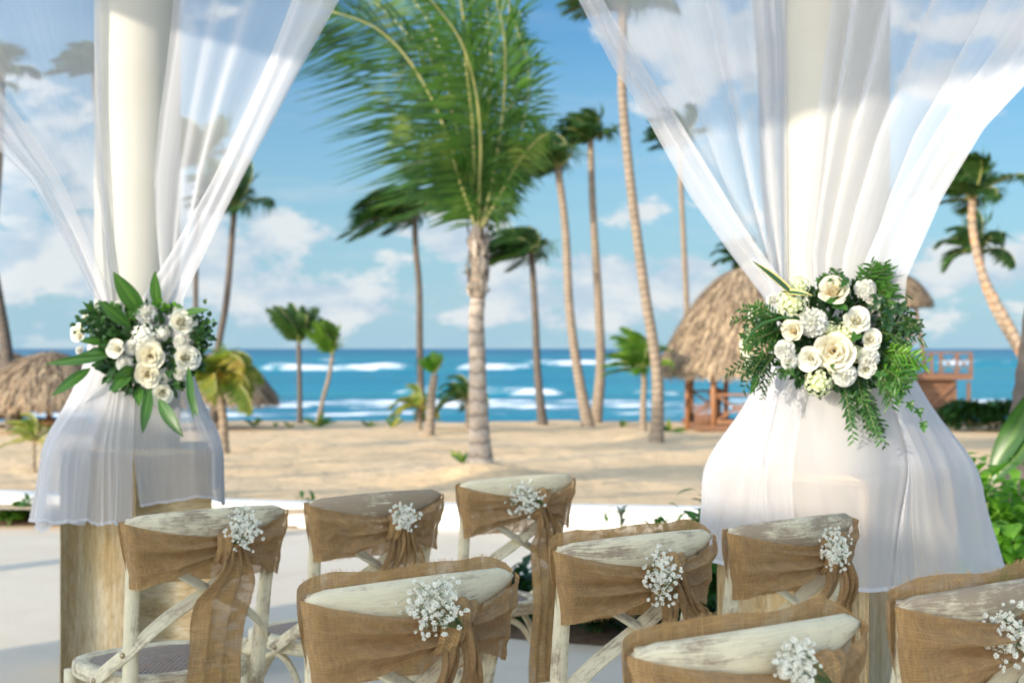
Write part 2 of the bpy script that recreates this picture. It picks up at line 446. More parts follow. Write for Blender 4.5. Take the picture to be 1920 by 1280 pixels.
M['frond'] = leafy('palm_leaflets', (.020, .070, .014), (.062, .150, .022), 2.6, .34, cc=(.15, .21, .04))
M['frond_dark'] = leafy('far_palm_leaflets', (.025, .07, .018), (.06, .125, .025), .8, .3)
M['frond_lime'] = leafy('lime_leaflets', (.07, .16, .02), (.19, .30, .035), 2.5, .45)
M['frond_yellow'] = leafy('yellowing_leaflets', (.14, .20, .03), (.34, .30, .05), 2.5, .4, cc=(.42, .22, .05))
M['rachis'] = mat('frond_stalk', lambda t: princ(t, t.mix(t.noise(t.coord('Object'), 3, 2), (.30, .31, .08), (.46, .42, .18)), .45))
M['leaf_dark'] = leafy('dark_leaves', (.012, .045, .012), (.035, .09, .022), 14, .2, .35)
M['leaf_mid'] = leafy('green_leaves', (.03, .10, .02), (.07, .18, .03), 12, .3, .35)
M['leaf_bright'] = leafy('bright_leaves', (.05, .17, .018), (.17, .35, .035), 14, .4, .35)
M['leaf_grey'] = leafy('grey_leaves', (.12, .15, .13), (.2, .23, .2), 10, .3)
def m_bigleaf(t):
    uv = t.coord('UV'); sep = t.new('ShaderNodeSeparateXYZ'); t.set(sep.inputs[0], uv)
    st = t.noise(t.mapping(uv, (1, 18, 1)), 1, 2)
    k = t.mapr(t.math('ABSOLUTE', t.math('SUBTRACT', sep.outputs[1], .5)), .0, .16, 1, 0)
    cl = t.mix(t.mapr(st, .35, .65), (.022, .075, .015), (.055, .15, .022))
    cl = t.mix(t.math('MULTIPLY', k, .22), cl, (.20, .36, .05))
    p = princ(t, cl, .35); tr = t.new('ShaderNodeBsdfTranslucent'); t.set(tr.inputs[0], t.mix(1, cl, (1.8, 2.0, .7), 'MULTIPLY'))
    ms = t.new('ShaderNodeMixShader'); ms.inputs[0].default_value = .25
    t.l.new(p, ms.inputs[1]); t.l.new(tr.outputs[0], ms.inputs[2]); return ms.outputs[0]
M['bigleaf'] = mat('striped_leaf', m_bigleaf)
def m_varieg(t):
    uv = t.coord('UV'); sep = t.new('ShaderNodeSeparateXYZ'); t.set(sep.inputs[0], uv)
    k = t.mapr(t.math('ABSOLUTE', t.math('SUBTRACT', sep.outputs[1], .5)), .28, .34, 0, 1)
    return princ(t, t.mix(k, (.03, .09, .03), (.72, .58, .20)), .35)
M['varieg'] = mat('yellow_edged_leaf', m_varieg)
def petal(name, ca, cb, tr_=.3):
    def fn(t):
        uv = t.coord('UV'); sep = t.new('ShaderNodeSeparateXYZ'); t.set(sep.inputs[0], uv)
        cl = t.mix(t.mapr(sep.outputs[0], 0, .9), cb, ca)
        n = t.noise(t.coord('Object'), 60, 3)
        cl = t.mix(t.mapr(n, .4, .8, 0, .2), cl, cb)
        p = princ(t, cl, .55, Subsurface_Weight=0.0); tr = t.new('ShaderNodeBsdfTranslucent'); t.set(tr.inputs[0], cl)
        ms = t.new('ShaderNodeMixShader'); ms.inputs[0].default_value = tr_
        t.l.new(p, ms.inputs[1]); t.l.new(tr.outputs[0], ms.inputs[2]); return ms.outputs[0]
    return mat(name, fn)
M['rose'] = petal('cream_petal', (.86, .83, .68), (.84, .68, .36))
M['rose_white'] = petal('ivory_petal', (.86, .85, .76), (.82, .76, .52))
M['carn'] = petal('white_petal', (.88, .88, .84), (.78, .78, .66))
M['hydr'] = petal('greenish_petal', (.80, .82, .62), (.66, .72, .36))
M['baby'] = petal('tiny_white_petal', (.90, .88, .80), (.84, .82, .68))
M['stem'] = mat('green_stem', lambda t: princ(t, (.10, .15, .04), .6))
def m_thatch(t):
    c = t.coord('Object'); n = t.noise(t.mapping(t.coord('UV'), (5, 110, 1)), 1, 6, .75); b = t.noise(c, 1.2, 4)
    cl = t.mix(t.mapr(n, .35, .65), (.11, .072, .04), (.45, .32, .19))
    cl = t.mix(t.mapr(b, .45, .7, 0, .5), cl, (.28, .23, .18))
    return princ(t, cl, .95, t.bump(n, .8, .05))
M['thatch'] = mat('thatch', m_thatch)
def m_straw(t):
    sp = t.new('ShaderNodeSeparateXYZ'); t.set(sp.inputs[0], t.coord('UV'))
    c = t.ramp(sp.outputs[0], [(0, (.08, .055, .034)), (.35, (.23, .16, .10)), (.7, (.41, .30, .185)), (1, (.60, .46, .29))]); return princ(t, c, .9)
M['straw'] = mat('straw', m_straw)
M['straw_cap'] = mat('fresh_straw', lambda t: princ(t, t.mix(t.noise(t.coord('Object'), 20, 3), (.5, .33, .14), (.62, .46, .25)), .9))
def m_timber(t):
    c = t.coord('Object'); n = t.noise(t.mapping(c, (6, 6, 1)), 3, 4)
    return princ(t, t.mix(n, (.20, .085, .035), (.36, .17, .075)), .55)
M['timber'] = mat('orange_stained_timber', m_timber)
M['timber_dark'] = mat('brown_timber', lambda t: princ(t, t.mix(t.noise(t.mapping(t.coord('Object'), (2, 2, 9)), 2, 4), (.12, .055, .025), (.26, .13, .07)), .7))

def m_sea(t):
    c = t.coord('Object'); sep = t.new('ShaderNodeSeparateXYZ'); t.set(sep.inputs[0], c)
    at = t.new('ShaderNodeAttribute'); at.attribute_name = 'foam'
    a2 = t.new('ShaderNodeAttribute'); a2.attribute_name = 'shoal'
    y = sep.outputs[1]
    n = t.noise(t.mapping(c, (.012, .05, 1)), 1, 4)
    deep = t.mapr(t.math('ADD', y, t.math('MULTIPLY', n, 260)), 330, 1500)
    cl = t.mix(t.mapr(n, .35, .65), (.006, .31, .37), (.002, .20, .32))
    cl = t.mix(deep, cl, (.002, .10, .22))
    band = t.noise(t.mapping(c, (.004, .035, 1)), 1, 3)
    cl = t.mix(t.mapr(band, .52, .62, 0, .7), cl, (.02, .32, .32))
    near = t.mapr(y, 60, 120, 1, 0)
    cl = t.mix(t.math('MULTIPLY', near, .6), cl, (.055, .16, .25))
    cl = t.mix(t.math('MULTIPLY', a2.outputs[2], .6), cl, (.03, .28, .26))
    fn = t.noise(t.mapping(c, (.28, 1.5, 1.6)), 1.3, 7, .72)
    foam = t.mapr(t.math('ADD', at.outputs[2], t.math('MULTIPLY', t.math('SUBTRACT', fn, .5), 2.3)), .40, .72)
    lace = t.mapr(t.noise(t.mapping(c, (.35, 1.3, 1)), .9, 5, .7), .63, .72, 0, .45)
    foam = t.math('MAXIMUM', foam, t.math('MULTIPLY', lace, near))
    rip = t.noise(t.mapping(c, (.35, 1.2, 1)), 1.2, 5, .6)
    bmp = t.bump(rip, .7, .35)
    cl = t.mix(t.mapr(rip, .42, .62, 0, .35), cl, (.001, .07, .13))
    p = princ(t, cl, .32, bmp, Specular_IOR_Level=.3)
    d = t.new('ShaderNodeBsdfDiffuse'); d.inputs[0].default_value = (.85, .87, .88, 1)
    ms = t.new('ShaderNodeMixShader'); t.set(ms.inputs[0], foam); t.l.new(p, ms.inputs[1]); t.l.new(d.outputs[0], ms.inputs[2])
    return ms.outputs[0]
M['sea'] = mat('sea_water', m_sea)

# ------------------------------------------------------------------ the setting
SEA_Z = -2.5
MOUNDS = [(-0.38, 17.0, .25, .85), (2.9, 27.5, .22, 1.1), (9.5, 15, .10, 2.0)]
def sand_z(x, y):
    if y < 17: z = .12-(y-10.6)*.065
    elif y < 40: z = -.296-(y-17)*.01975
    else: z = -.75-(y-40)*.22
    for mx, my, mh, mr in MOUNDS:
        z += mh*math.exp(-((x-mx)**2+(y-my)**2)/(mr*mr))
    if y > 11.5:
        k = min(1, (y-11.5)/2)
        z += k*(.05*mn.noise(V((x*.35, y*.3, 0)))+.035*mn.noise(V((x*1.1, y*.8, 3)))+.018*mn.noise(V((x*3.1, y*2.4, 7))))
    return z
def build_sand():
    ys = []; y = 10.2
    while y < 52: ys.append(y); y += .07 + (y-10)*.006
    ys += [60, 75]
    xs = []; x = -70
    while x <= 70:
        xs.append(x); x += .10 + .028*abs(x)
    b = MB()
    for yy in ys:
        for xx in xs: b.vert((xx, yy, sand_z(xx, yy)))
    n = len(xs)
    for i in range(len(ys)-1):
        for j in range(n-1): b.face((i*n+j, i*n+j+1, (i+1)*n+j+1, (i+1)*n+j))
    tag(b.build('sand_beach', M['sand']), kind='structure')
build_sand()

def build_sea():
    rows = []; y = 46.0
    while y < 420: rows.append(y); y += .28+(y-46)*.0075
    while y < 20000: rows.append(y); y *= 1.03
    NXc = 260
    # breakers: distance, half depth, height, x ranges (at that distance, metres)
    br = [(88, 1.5, .38, [(-60, 80)]), (80, 1.2, .22, [(-60, -2), (6, 40)]), (112, 2.0, .62, [(-9, 4.0), (-42, -30), (9.5, 13)]),
          (100, 1.6, .22, [(-40, 60)]),
          (232, 4.5, 1.15, [(-42, -14.5), (-9, 4)]), (285, 4.5, 1.35, [(2, 33), (84, 104)]), (250, 4, .9, [(-62, -52), (16, 24)]),
          (430, 6, .9, [(-90, -82), (30, 40), (-60, -50)]), (175, 3, .5, [(62, 90)])]
    b = MB(); foam = []; shoal = []
    for y in rows:
        half = 110 + y*.75
        for j in range(NXc+1):
            s = j/NXc*2-1; x = half*s*(.55+.45*abs(s))
            z = SEA_Z; fm = 0.0; sh = 0
            near = max(0, 1-y/700)
            if y < 900:
                z += near*(.16*mn.noise(V((x*.03, y*.09, 0)))+.10*mn.noise(V((x*.09, y*.28, 4))))
            for (y0, hw, hh, rng_) in br:
                yc = y0+ (y0*.030)*mn.noise(V((x*.018, y0, 1))) + .9*mn.noise(V((x*.15, y0, 2)))
                dy = y-yc
                if abs(dy) > hw*7: continue
                e = 0
                for a, c in rng_:
                    tp = max(1.5, (c-a)*.12)
                    e = max(e, sst(a-tp, a+tp, x)*(1-sst(c-tp, c+tp, x)))
                hn = .7+.5*mn.noise(V((x*.12, y0, 9)))
                prof = math.exp(-(dy/hw)**2) if dy < 0 else math.exp(-(dy/(hw*2.6))**2)
                swell = math.exp(-(dy/(hw*2.6))**2)
                z += hh*e*hn*prof + hh*.35*swell
                fm = max(fm, e*(1.0 if -hw*1.3 < dy < hw*.15 else 0)*(.62+.8*mn.noise(V((x*.11, y0*.5, y0)))+.55*mn.noise(V((x*.5, y*.6, y0)))))
                sh = max(sh, swell*(.9-.6*e) if y0 > 90 else 0)
            b.vert((x, y, z)); foam.append(fm); shoal.append(sh)
    n = NXc+1
    for i in range(len(rows)-1):
        for j in range(NXc): b.face((i*n+j, i*n+j+1, (i+1)*n+j+1, (i+1)*n+j))
    tag(b.build('sea', M['sea'], attr={'foam': foam, 'shoal': shoal}), kind='structure')
build_sea()

def flat_poly(name, pts, m, z, kind='structure'):
    b = MB(); b.face([b.vert((x, y, z)) for x, y in pts]); return tag(b.build(name, m, smooth=False), kind=kind)
# terrace floor out to the garden wall; a wide ground sheet behind and beside it
WALL = []
for px, py in ((-900, 905), (-300, 915), (0, 922), (200, 930), (400, 938), (560, 943), (820, 946), (1100, 949), (1350, 953), (1500, 958), (1750, 975), (1950, 992), (2300, 1020)):
    d = (H-.17)*F/(py-CY); WALL.append(((px-CX)/F*d, d))
flat_poly('terrace_floor', [(-30, -25), (30, -25), (30, 8.0)] + WALL[::-1] + [(-30, 14)], M['floor'], 0.0)
b = MB(); b.face([b.vert(p) for p in ((-300, -300, -.3), (300, -300, -.3), (300, 12, -.3), (-300, 12, -.3))]); tag(b.build('ground', M['sand'], smooth=False), kind='structure')
def fp(x, y, z=0.0):
    d = (H-z)*F/(y-CY); return ((x-CX)/F*d, d)
def soil_bed(name, far, near, dens=14):
    """slightly mounded bed between two polylines"""
    b = MB(); n = len(far)
    def pt(u, v):
        i = min(n-2, int(u*(n-1))); k = u*(n-1)-i
        a = (lerp(far[i][0], far[i+1][0], k), lerp(far[i][1], far[i+1][1], k)); c = (lerp(near[i][0], near[i+1][0], k), lerp(near[i][1], near[i+1][1], k))
        x, y = lerp(a[0], c[0], v), lerp(a[1], c[1], v)
        return (x, y, .006+.03*math.sin(math.pi*v)+(.02*mn.noise(V((x*4, y*4, 0)))*math.sin(math.pi*v)))
    b.grid(pt, (n-1)*6, dens); return tag(b.build(name, M['soil']), kind='structure')
near_far = [fp(870, 1148), fp(1100, 1130), fp(1350, 1085), fp(1800, 1010), fp(2150, 975)]
near_near = [fp(870, 1190), fp(1150, 1213), fp(1400, 1262), fp(1850, 1300), fp(2300, 1320)]
soil_bed('planting_bed', near_far, near_near)
soil_bed('wall_planting_bed', [(p[0], p[1]-.10) for p in WALL[1:6]], [fp(-300, 988), fp(0, 986), fp(200, 984), fp(400, 977), fp(560, 970)])
# low white garden wall between terrace and sand
b = MB(); sec = [(-.06, 0.0), (-.06, .155), (-.045, .17), (.16, .17), (.18, .155), (.18, -.2)]
for i, (x, y) in enumerate(WALL):
    for dy, z in sec: b.vert((x, y+dy, z))
for i in range(len(WALL)-1):
    for j in range(len(sec)-1):
        q = i*6+j; b.face((q, q+6, q+7, q+1))
o = b.build('garden_wall', M['white_wall'], smooth=False); tag(o, 'low white rendered wall curving between the terrace and the beach sand', 'wall')

# ------------------------------------------------------------------ gazebo: pedestals, columns, roof, shade behind
LC, RC = V((-1.505, 5.72, 0)), V((1.055, 4.62, 0))
def pedestal(c, ang, label, two):
    t = thing('pedestal', label, 'pedestal', c, ang, 'stone pedestals under the columns')
    s = .565; hh = .905
    b = MB(); b.box((0, 0, hh/2), (s-.03, s-.03, hh-.01)); b.build('core', M['trav_v'], t)
    g = .003
    for k in range(4):
        R = Matrix.Rotation(k*math.pi/2, 3, 'Z')
        b = MB()
        if two and k == 0:
            b.box((0, 0, 0), (s*.5-g, .016, hh-.02), bev=.002); b.box
            o = b.build('stone_panel', M['trav_v'], t, loc=R @ V((-s*.25, -s/2+.008, (hh-.02)/2)))
            b = MB(); b.box((0, 0, 0), (s*.5-g, .016, hh-.02), bev=.002)
            o = b.build('stone_panel', M['trav_h'], t, loc=R @ V((s*.25, -s/2+.008, (hh-.02)/2)))
        else:
            b.box((0, 0, 0), (s-.034, .016, hh-.02), bev=.002)
            o = b.build('stone_panel', M['trav_v'], t, loc=R @ V((0, -s/2+.008, (hh-.02)/2))); o.rotation_euler = (0, 0, k*math.pi/2)
    b = MB(); b.box((0, 0, hh-.009), (s+.004, s+.004, .018), bev=.003); b.build('stone_top', M['trav_h'], t)
    return t
pedestal(LC, math.radians(14), 'travertine clad square pedestal under the left column, farther from camera', True)
pedestal(RC, math.radians(-46), 'travertine clad pedestal set cornerwise under the right column, wider looking', False)
def column(c, label):
    t = thing('column', label, 'column', (c.x, c.y, .905), 0, 'round white columns of the gazebo')
    b = MB(); b.tube([(0, 0, z) for z in (0, .5, 1.2, 1.9, 2.52)], .168, 40, power=2); b.build('shaft', M['column'], t)
    b = MB(); b.tube([(0, 0, 2.45), (0, 0, 2.49), (0, 0, 2.56), (0, 0, 2.585)], [.17, .2, .22, .22], 32); b.build('capital', M['column'], t)
    return t
column(LC, 'round white column draped with voile, left of the central palm')
column(RC, 'round white column draped with voile, right of the central palm')
# hexagonal gazebo roof overhead (out of frame; shades column tops, centre opened for sky light)
def build_roof():
    e = (RC-LC); L = e.length; a0 = math.atan2(e.y, e.x)
    pts = [LC.copy()]; a = a0; p = LC.copy()
    cen = LC + V((math.cos(a0-math.radians(60)), math.sin(a0-math.radians(60)), 0))*L
    t = thing('gazebo_roof', 'white hexagonal ring roof of the gazebo above the columns, open in the middle', 'roof', (cen.x, cen.y, 0))
    b = MB(); R = L+.16
    ring = lambda z, r: [b.vert((r*math.cos(a0+math.radians(60*k)), r*math.sin(a0+math.radians(60*k)), z)) for k in range(6)]
    lo = ring(3.61, R); hi = ring(3.77, R); top = ring(3.77, R-.95); inn = ring(3.61, R-.95)
    for k in range(6):
        q = (k+1) % 6
        b.face((lo[k], lo[q], hi[q], hi[k])); b.face((hi[k], hi[q], top[q], top[k])); b.face((top[k], top[q], inn[q], inn[k])); b.face((inn[k], inn[q], lo[q], lo[k]))
    b.build('roof_slab', M['white_wall'], t, smooth=False)
    for k in range(6):
        a = V((L*math.cos(a0+math.radians(60*k)), L*math.sin(a0+math.radians(60*k)), 3.55)); c = V((L*math.cos(a0+math.radians(60*k+60)), L*math.sin(a0+math.radians(60*k+60)), 3.55))
        m_ = (a+c)/2; dr = c-a
        b = MB(); b.box(m_, (dr.length-.02, .12, .115), rot=Matrix.Rotation(math.atan2(dr.y, dr.x), 3, 'Z')); b.build('beam', M['white_wall'], t, smooth=False)
    return cen, L, a0
GC, GL, GA = build_roof()

# ------------------------------------------------------------------ palms
def trunk_mesh(b, path, r0, r1, flare=1.5, n=12, step=.16, ring=.016, m=0, knots=None):
    pts = [V(p) for p in path]
    # Catmull-Rom resample
    out = []; seg = len(pts)-1
    for i in range(seg):
        p0, p1, p2, p3 = pts[max(i-1, 0)], pts[i], pts[i+1], pts[min(i+2, seg)]
        k = max(2, int((p2-p1).length/step))
        for j in range(k):
            t = j/k
            out.append(.5*((2*p1)+(p2-p0)*t+(2*p0-5*p1+4*p2-p3)*t*t+(3*p1-p0-3*p2+p3)*t*t*t))
    out.append(pts[-1]); L = len(out); rad = []
    for i in range(L):
        t = i/(L-1)
        r = lerp(r0, r1, t)*(1+(flare-1)*math.exp(-t*9))*(1+ring*(1 if i % 2 else -1)*.6)
        if knots:
            for kt, kw, ka in knots: r += ka*math.exp(-((t-kt)/kw)**2)
        rad.append(r)
    b.tube(out, rad, n, m); return out
def frond_mesh(b, path, Ll, n, wind, rng, wid=.035, m_leaf=0, m_r=1, droop=.25, wk=.55, rr=.02, tmin=.1, seg=2, upv=None, skip=0.0, sw=1.0):
    path = [V(p) for p in path]; L = len(path)-1
    b.tube(path, [lerp(rr, rr*.25, i/L) for i in range(L+1)], 5, m_r, up=V((0, 1, 0)))
    def at(t):
        x = t*L; i = min(L-1, int(x)); k = x-i; return path[i].lerp(path[i+1], k), (path[i+1]-path[i]).normalized()
    for i in range(n):
        t = tmin+(1-tmin)*(i+.5)/n; p, T = at(t)
        ref = upv if upv is not None else V((0, 0, 1))
        S = T.cross(ref)
        if S.length < .1: S = T.cross(V((0, 1, 0)))
        S.normalize()
        env = (math.sin(math.pi*(.12+.80*t))**.7)
        for sd_ in (-1, 1):
            ln = Ll*env*rng.uniform(.70, 1.12)
            if rng.random() < skip: continue
            d = T*(.45+.5*t)+S*sd_*sw+wind*wk*rng.uniform(.7, 1.3)+V((0, 0, -droop*rng.uniform(.5, 1.5)))+V((rng.uniform(-.1, .1), rng.uniform(-.15, .15), rng.uniform(-.1, .1)))
            d.normalize(); d2 = (d+wind*wk*.6+V((0, 0, -droop*1.1))).normalized()
            W = (T-d*T.dot(d)); W = W.normalized()*wid*.5 if W.length > .05 else d.orthogonal().normalized()*wid*.5
            W = (W + S.cross(d)*wid*.15*rng.uniform(-1, 1))
            mid = p+d*ln*.5; tip = mid+d2*ln*.5
            v0, v1, v2, v3, v4 = b.vert(p-W*.4), b.vert(p+W*.4), b.vert(mid+W), b.vert(mid-W), b.vert(tip)
            b.face((v0, v1, v2, v3), m_leaf); b.face((v3, v2, v4), m_leaf)
WIND = V((-1, .15, 0))
def crown_fronds(t, c, Lf, nf, seed, wid, leafL, nl, mleaf, wk=.9, up=.55, group_span=360, bendw=.55, grav=.16, rr=.022, elmin=5, elmax=80):
    rng = rnd(seed)
    for i in range(nf):
        az = 2*math.pi*(i*.618+rng.uniform(-.04, .04)); el = math.radians(lerp(elmax, elmin, (i+.5)/nf)+rng.uniform(-8, 8))
        d = V((math.cos(az)*math.cos(el), math.sin(az)*math.cos(el), math.sin(el)))
        L = Lf*rng.uniform(.8, 1.1); p = V((0, 0, 0))+d*.03; path = [p.copy()]; ns = 9
        for s in range(ns):
            d = (d+WIND*bendw*(.12+s/ns)*.6+V((0, 0, -grav*(s/ns)*1.6))).normalized(); p = p+d*L/ns; path.append(p.copy())
        b = MB(); frond_mesh(b, path, leafL, nl, WIND, rng, wid, wk=wk, rr=rr, droop=.30)
        b.build('frond', [mleaf, M['rachis']], t, loc=c)
def palm(label, px, d, r0, r1, Lf, nf, seed, mtr='trunk', mleaf='frond_dark', wid=.042, leafL=None, nl=58, cat='palm tree', group='tall palms along the beach', flare=1.5, dd=0, **k):
    pts = [P(x, y, d+dd*i/(len(px)-1)) for i, (x, y) in enumerate(px)]
    base = pts[0].copy(); base.z = min(base.z, sand_z(base.x, base.y)+.05); pts[0] = base.copy(); pts[0].z -= .1
    t = thing('palm_tree', label, cat, base, 0, group)
    b = MB(); trunk_mesh(b, [p-base for p in pts], r0*.82, r1*.9, flare); b.build('trunk', M[mtr], t)
    crown_fronds(t, pts[-1]-base, Lf, nf+(4 if Lf > 1.1 else 2), seed, wid, leafL or Lf*.46, nl, M[mleaf], **k)
    return t
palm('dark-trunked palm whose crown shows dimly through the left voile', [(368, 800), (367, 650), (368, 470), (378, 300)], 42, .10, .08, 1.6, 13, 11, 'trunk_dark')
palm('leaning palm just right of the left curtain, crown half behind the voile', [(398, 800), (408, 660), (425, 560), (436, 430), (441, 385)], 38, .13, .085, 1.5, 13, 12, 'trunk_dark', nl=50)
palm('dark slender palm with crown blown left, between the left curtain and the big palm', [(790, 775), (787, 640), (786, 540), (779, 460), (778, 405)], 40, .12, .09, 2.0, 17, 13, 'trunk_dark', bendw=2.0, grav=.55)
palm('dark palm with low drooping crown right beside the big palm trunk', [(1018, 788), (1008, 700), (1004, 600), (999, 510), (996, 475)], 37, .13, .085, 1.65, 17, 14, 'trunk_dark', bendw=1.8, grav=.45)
palm('curving palm with its crown tucked behind the big palm fronds on the right', [(1104, 786), (1084, 700), (1068, 580), (1060, 430), (1046, 315)], 36, .15, .10, 1.75, 17, 15, bendw=1.6, grav=.35)
palm('straight palm with a small tufted crown, right of the big palm', [(1116, 786), (1126, 690), (1122, 560), (1112, 400), (1107, 262)], 38, .16, .09, 1.15, 14, 16, bendw=.7, wid=.05)
palm('tallest leaning palm in front of the thatched hut, crown behind the right voile', [(1231, 812), (1232, 700), (1208, 540), (1183, 350), (1167, 180), (1168, 60), (1166, 15)], 26, .12, .085, 1.15, 14, 17, nl=46, bendw=.4)
palm('palm rising behind the thatched roof, small crown behind the right voile', [(1296, 800), (1288, 590), (1282, 460), (1276, 330), (1275, 262)], 46, .13, .09, 1.3, 13, 18, bendw=.7)
palm('sunlit palm with S-curved trunk at the right edge, crown of broad fronds', [(2020, 905), (1960, 740), (1898, 620), (1845, 520), (1824, 430), (1824, 372)], 24, .11, .075, 1.0, 11, 19, mtr='trunk_top', mleaf='frond_dark', bendw=.3, grav=.2, nl=50, wid=.05)
palm('shorter palm behind the S-curved one, fronds reaching left and right', [(2000, 880), (1930, 700), (1870, 590), (1842, 520), (1838, 470)], 26, .09, .075, .85, 8, 20, mtr='trunk_top', bendw=.2, grav=.3, nl=44)
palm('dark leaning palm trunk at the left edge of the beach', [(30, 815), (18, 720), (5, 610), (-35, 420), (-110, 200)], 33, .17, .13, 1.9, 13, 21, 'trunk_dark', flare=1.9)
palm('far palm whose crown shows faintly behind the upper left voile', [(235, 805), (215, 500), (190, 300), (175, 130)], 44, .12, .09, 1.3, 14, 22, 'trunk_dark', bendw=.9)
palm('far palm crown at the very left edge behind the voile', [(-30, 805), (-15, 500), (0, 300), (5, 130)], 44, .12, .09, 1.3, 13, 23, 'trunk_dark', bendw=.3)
palm('palm with low fronds peeping above the thatched roof beside the right curtain', [(1420, 790), (1410, 600), (1395, 490)], 42, .12, .09, 1.0, 10, 24, bendw=.3, grav=.3)
G2 = 'young palms at the top of the beach'
palm('young dark-stemmed palm with V-shaped crown, left one of the seaside pair', [(562, 795), (562, 740), (561, 690), (560, 645)], 38, .085, .07, 1.15, 10, 31, 'trunk_dark', bendw=.30, grav=.0, group=G2, cat='young palm', wid=.045, elmin=48, elmax=85, leafL=.42)
palm('young yellowish palm with upright swept crown, right one of the seaside pair', [(594, 795), (605, 750), (616, 710), (623, 668)], 38, .075, .06, 1.05, 9, 32, mleaf='frond_lime', bendw=.22, grav=.0, group=G2, cat='young palm', elmin=52, elmax=90, leafL=.4)
palm('short bare-stemmed palm with a small lime tuft just left of the big trunk', [(805, 808), (808, 770), (810, 735), (815, 702)], 31, .13, .09, .42, 9, 33, mleaf='leaf_bright', bendw=.05, grav=.06, group=G2, cat='young palm', nl=18, wid=.05, flare=1.2, elmin=45, elmax=85)
palm('stemless young palm with arching fronds left of the bare-stemmed one', [(785, 792), (786, 780), (787, 765)], 34, .09, .07, .75, 9, 34, mleaf='frond_yellow', bendw=.4, grav=.4, group=G2, cat='young palm', nl=26)
palm('small dark-fronded palm half hidden behind the big trunk on its left', [(878, 790), (878, 770), (876, 748)], 33, .08, .06, .85, 9, 35, bendw=.5, grav=.4, group=G2, cat='young palm', nl=26, mleaf='frond_dark')
palm('twin-stemmed looking young palm with bright green crown left of the tall leaning palm', [(1206, 782), (1206, 750), (1208, 715), (1205, 690)], 32, .10, .06, 1.0, 11, 36, mleaf='frond_lime', bendw=.35, grav=.15, group=G2, cat='young palm', nl=34, wid=.05)
palm('yellowing bushy palm with orange stem in front of the middle thatched parasol', [(420, 805), (418, 780), (412, 745), (404, 715)], 24, .10, .07, .95, 15, 37, mleaf='frond_yellow', bendw=-.1, grav=.42, group=G2, cat='young palm', nl=40, wid=.045)
palm('low yellow-green palm sprout on the sand at the left', [(64, 850), (64, 838), (66, 825)], 19.5, .03, .02, .45, 8, 38, mleaf='frond_yellow', bendw=.5, grav=.2, group=G2, cat='young palm', nl=18, wid=.02)

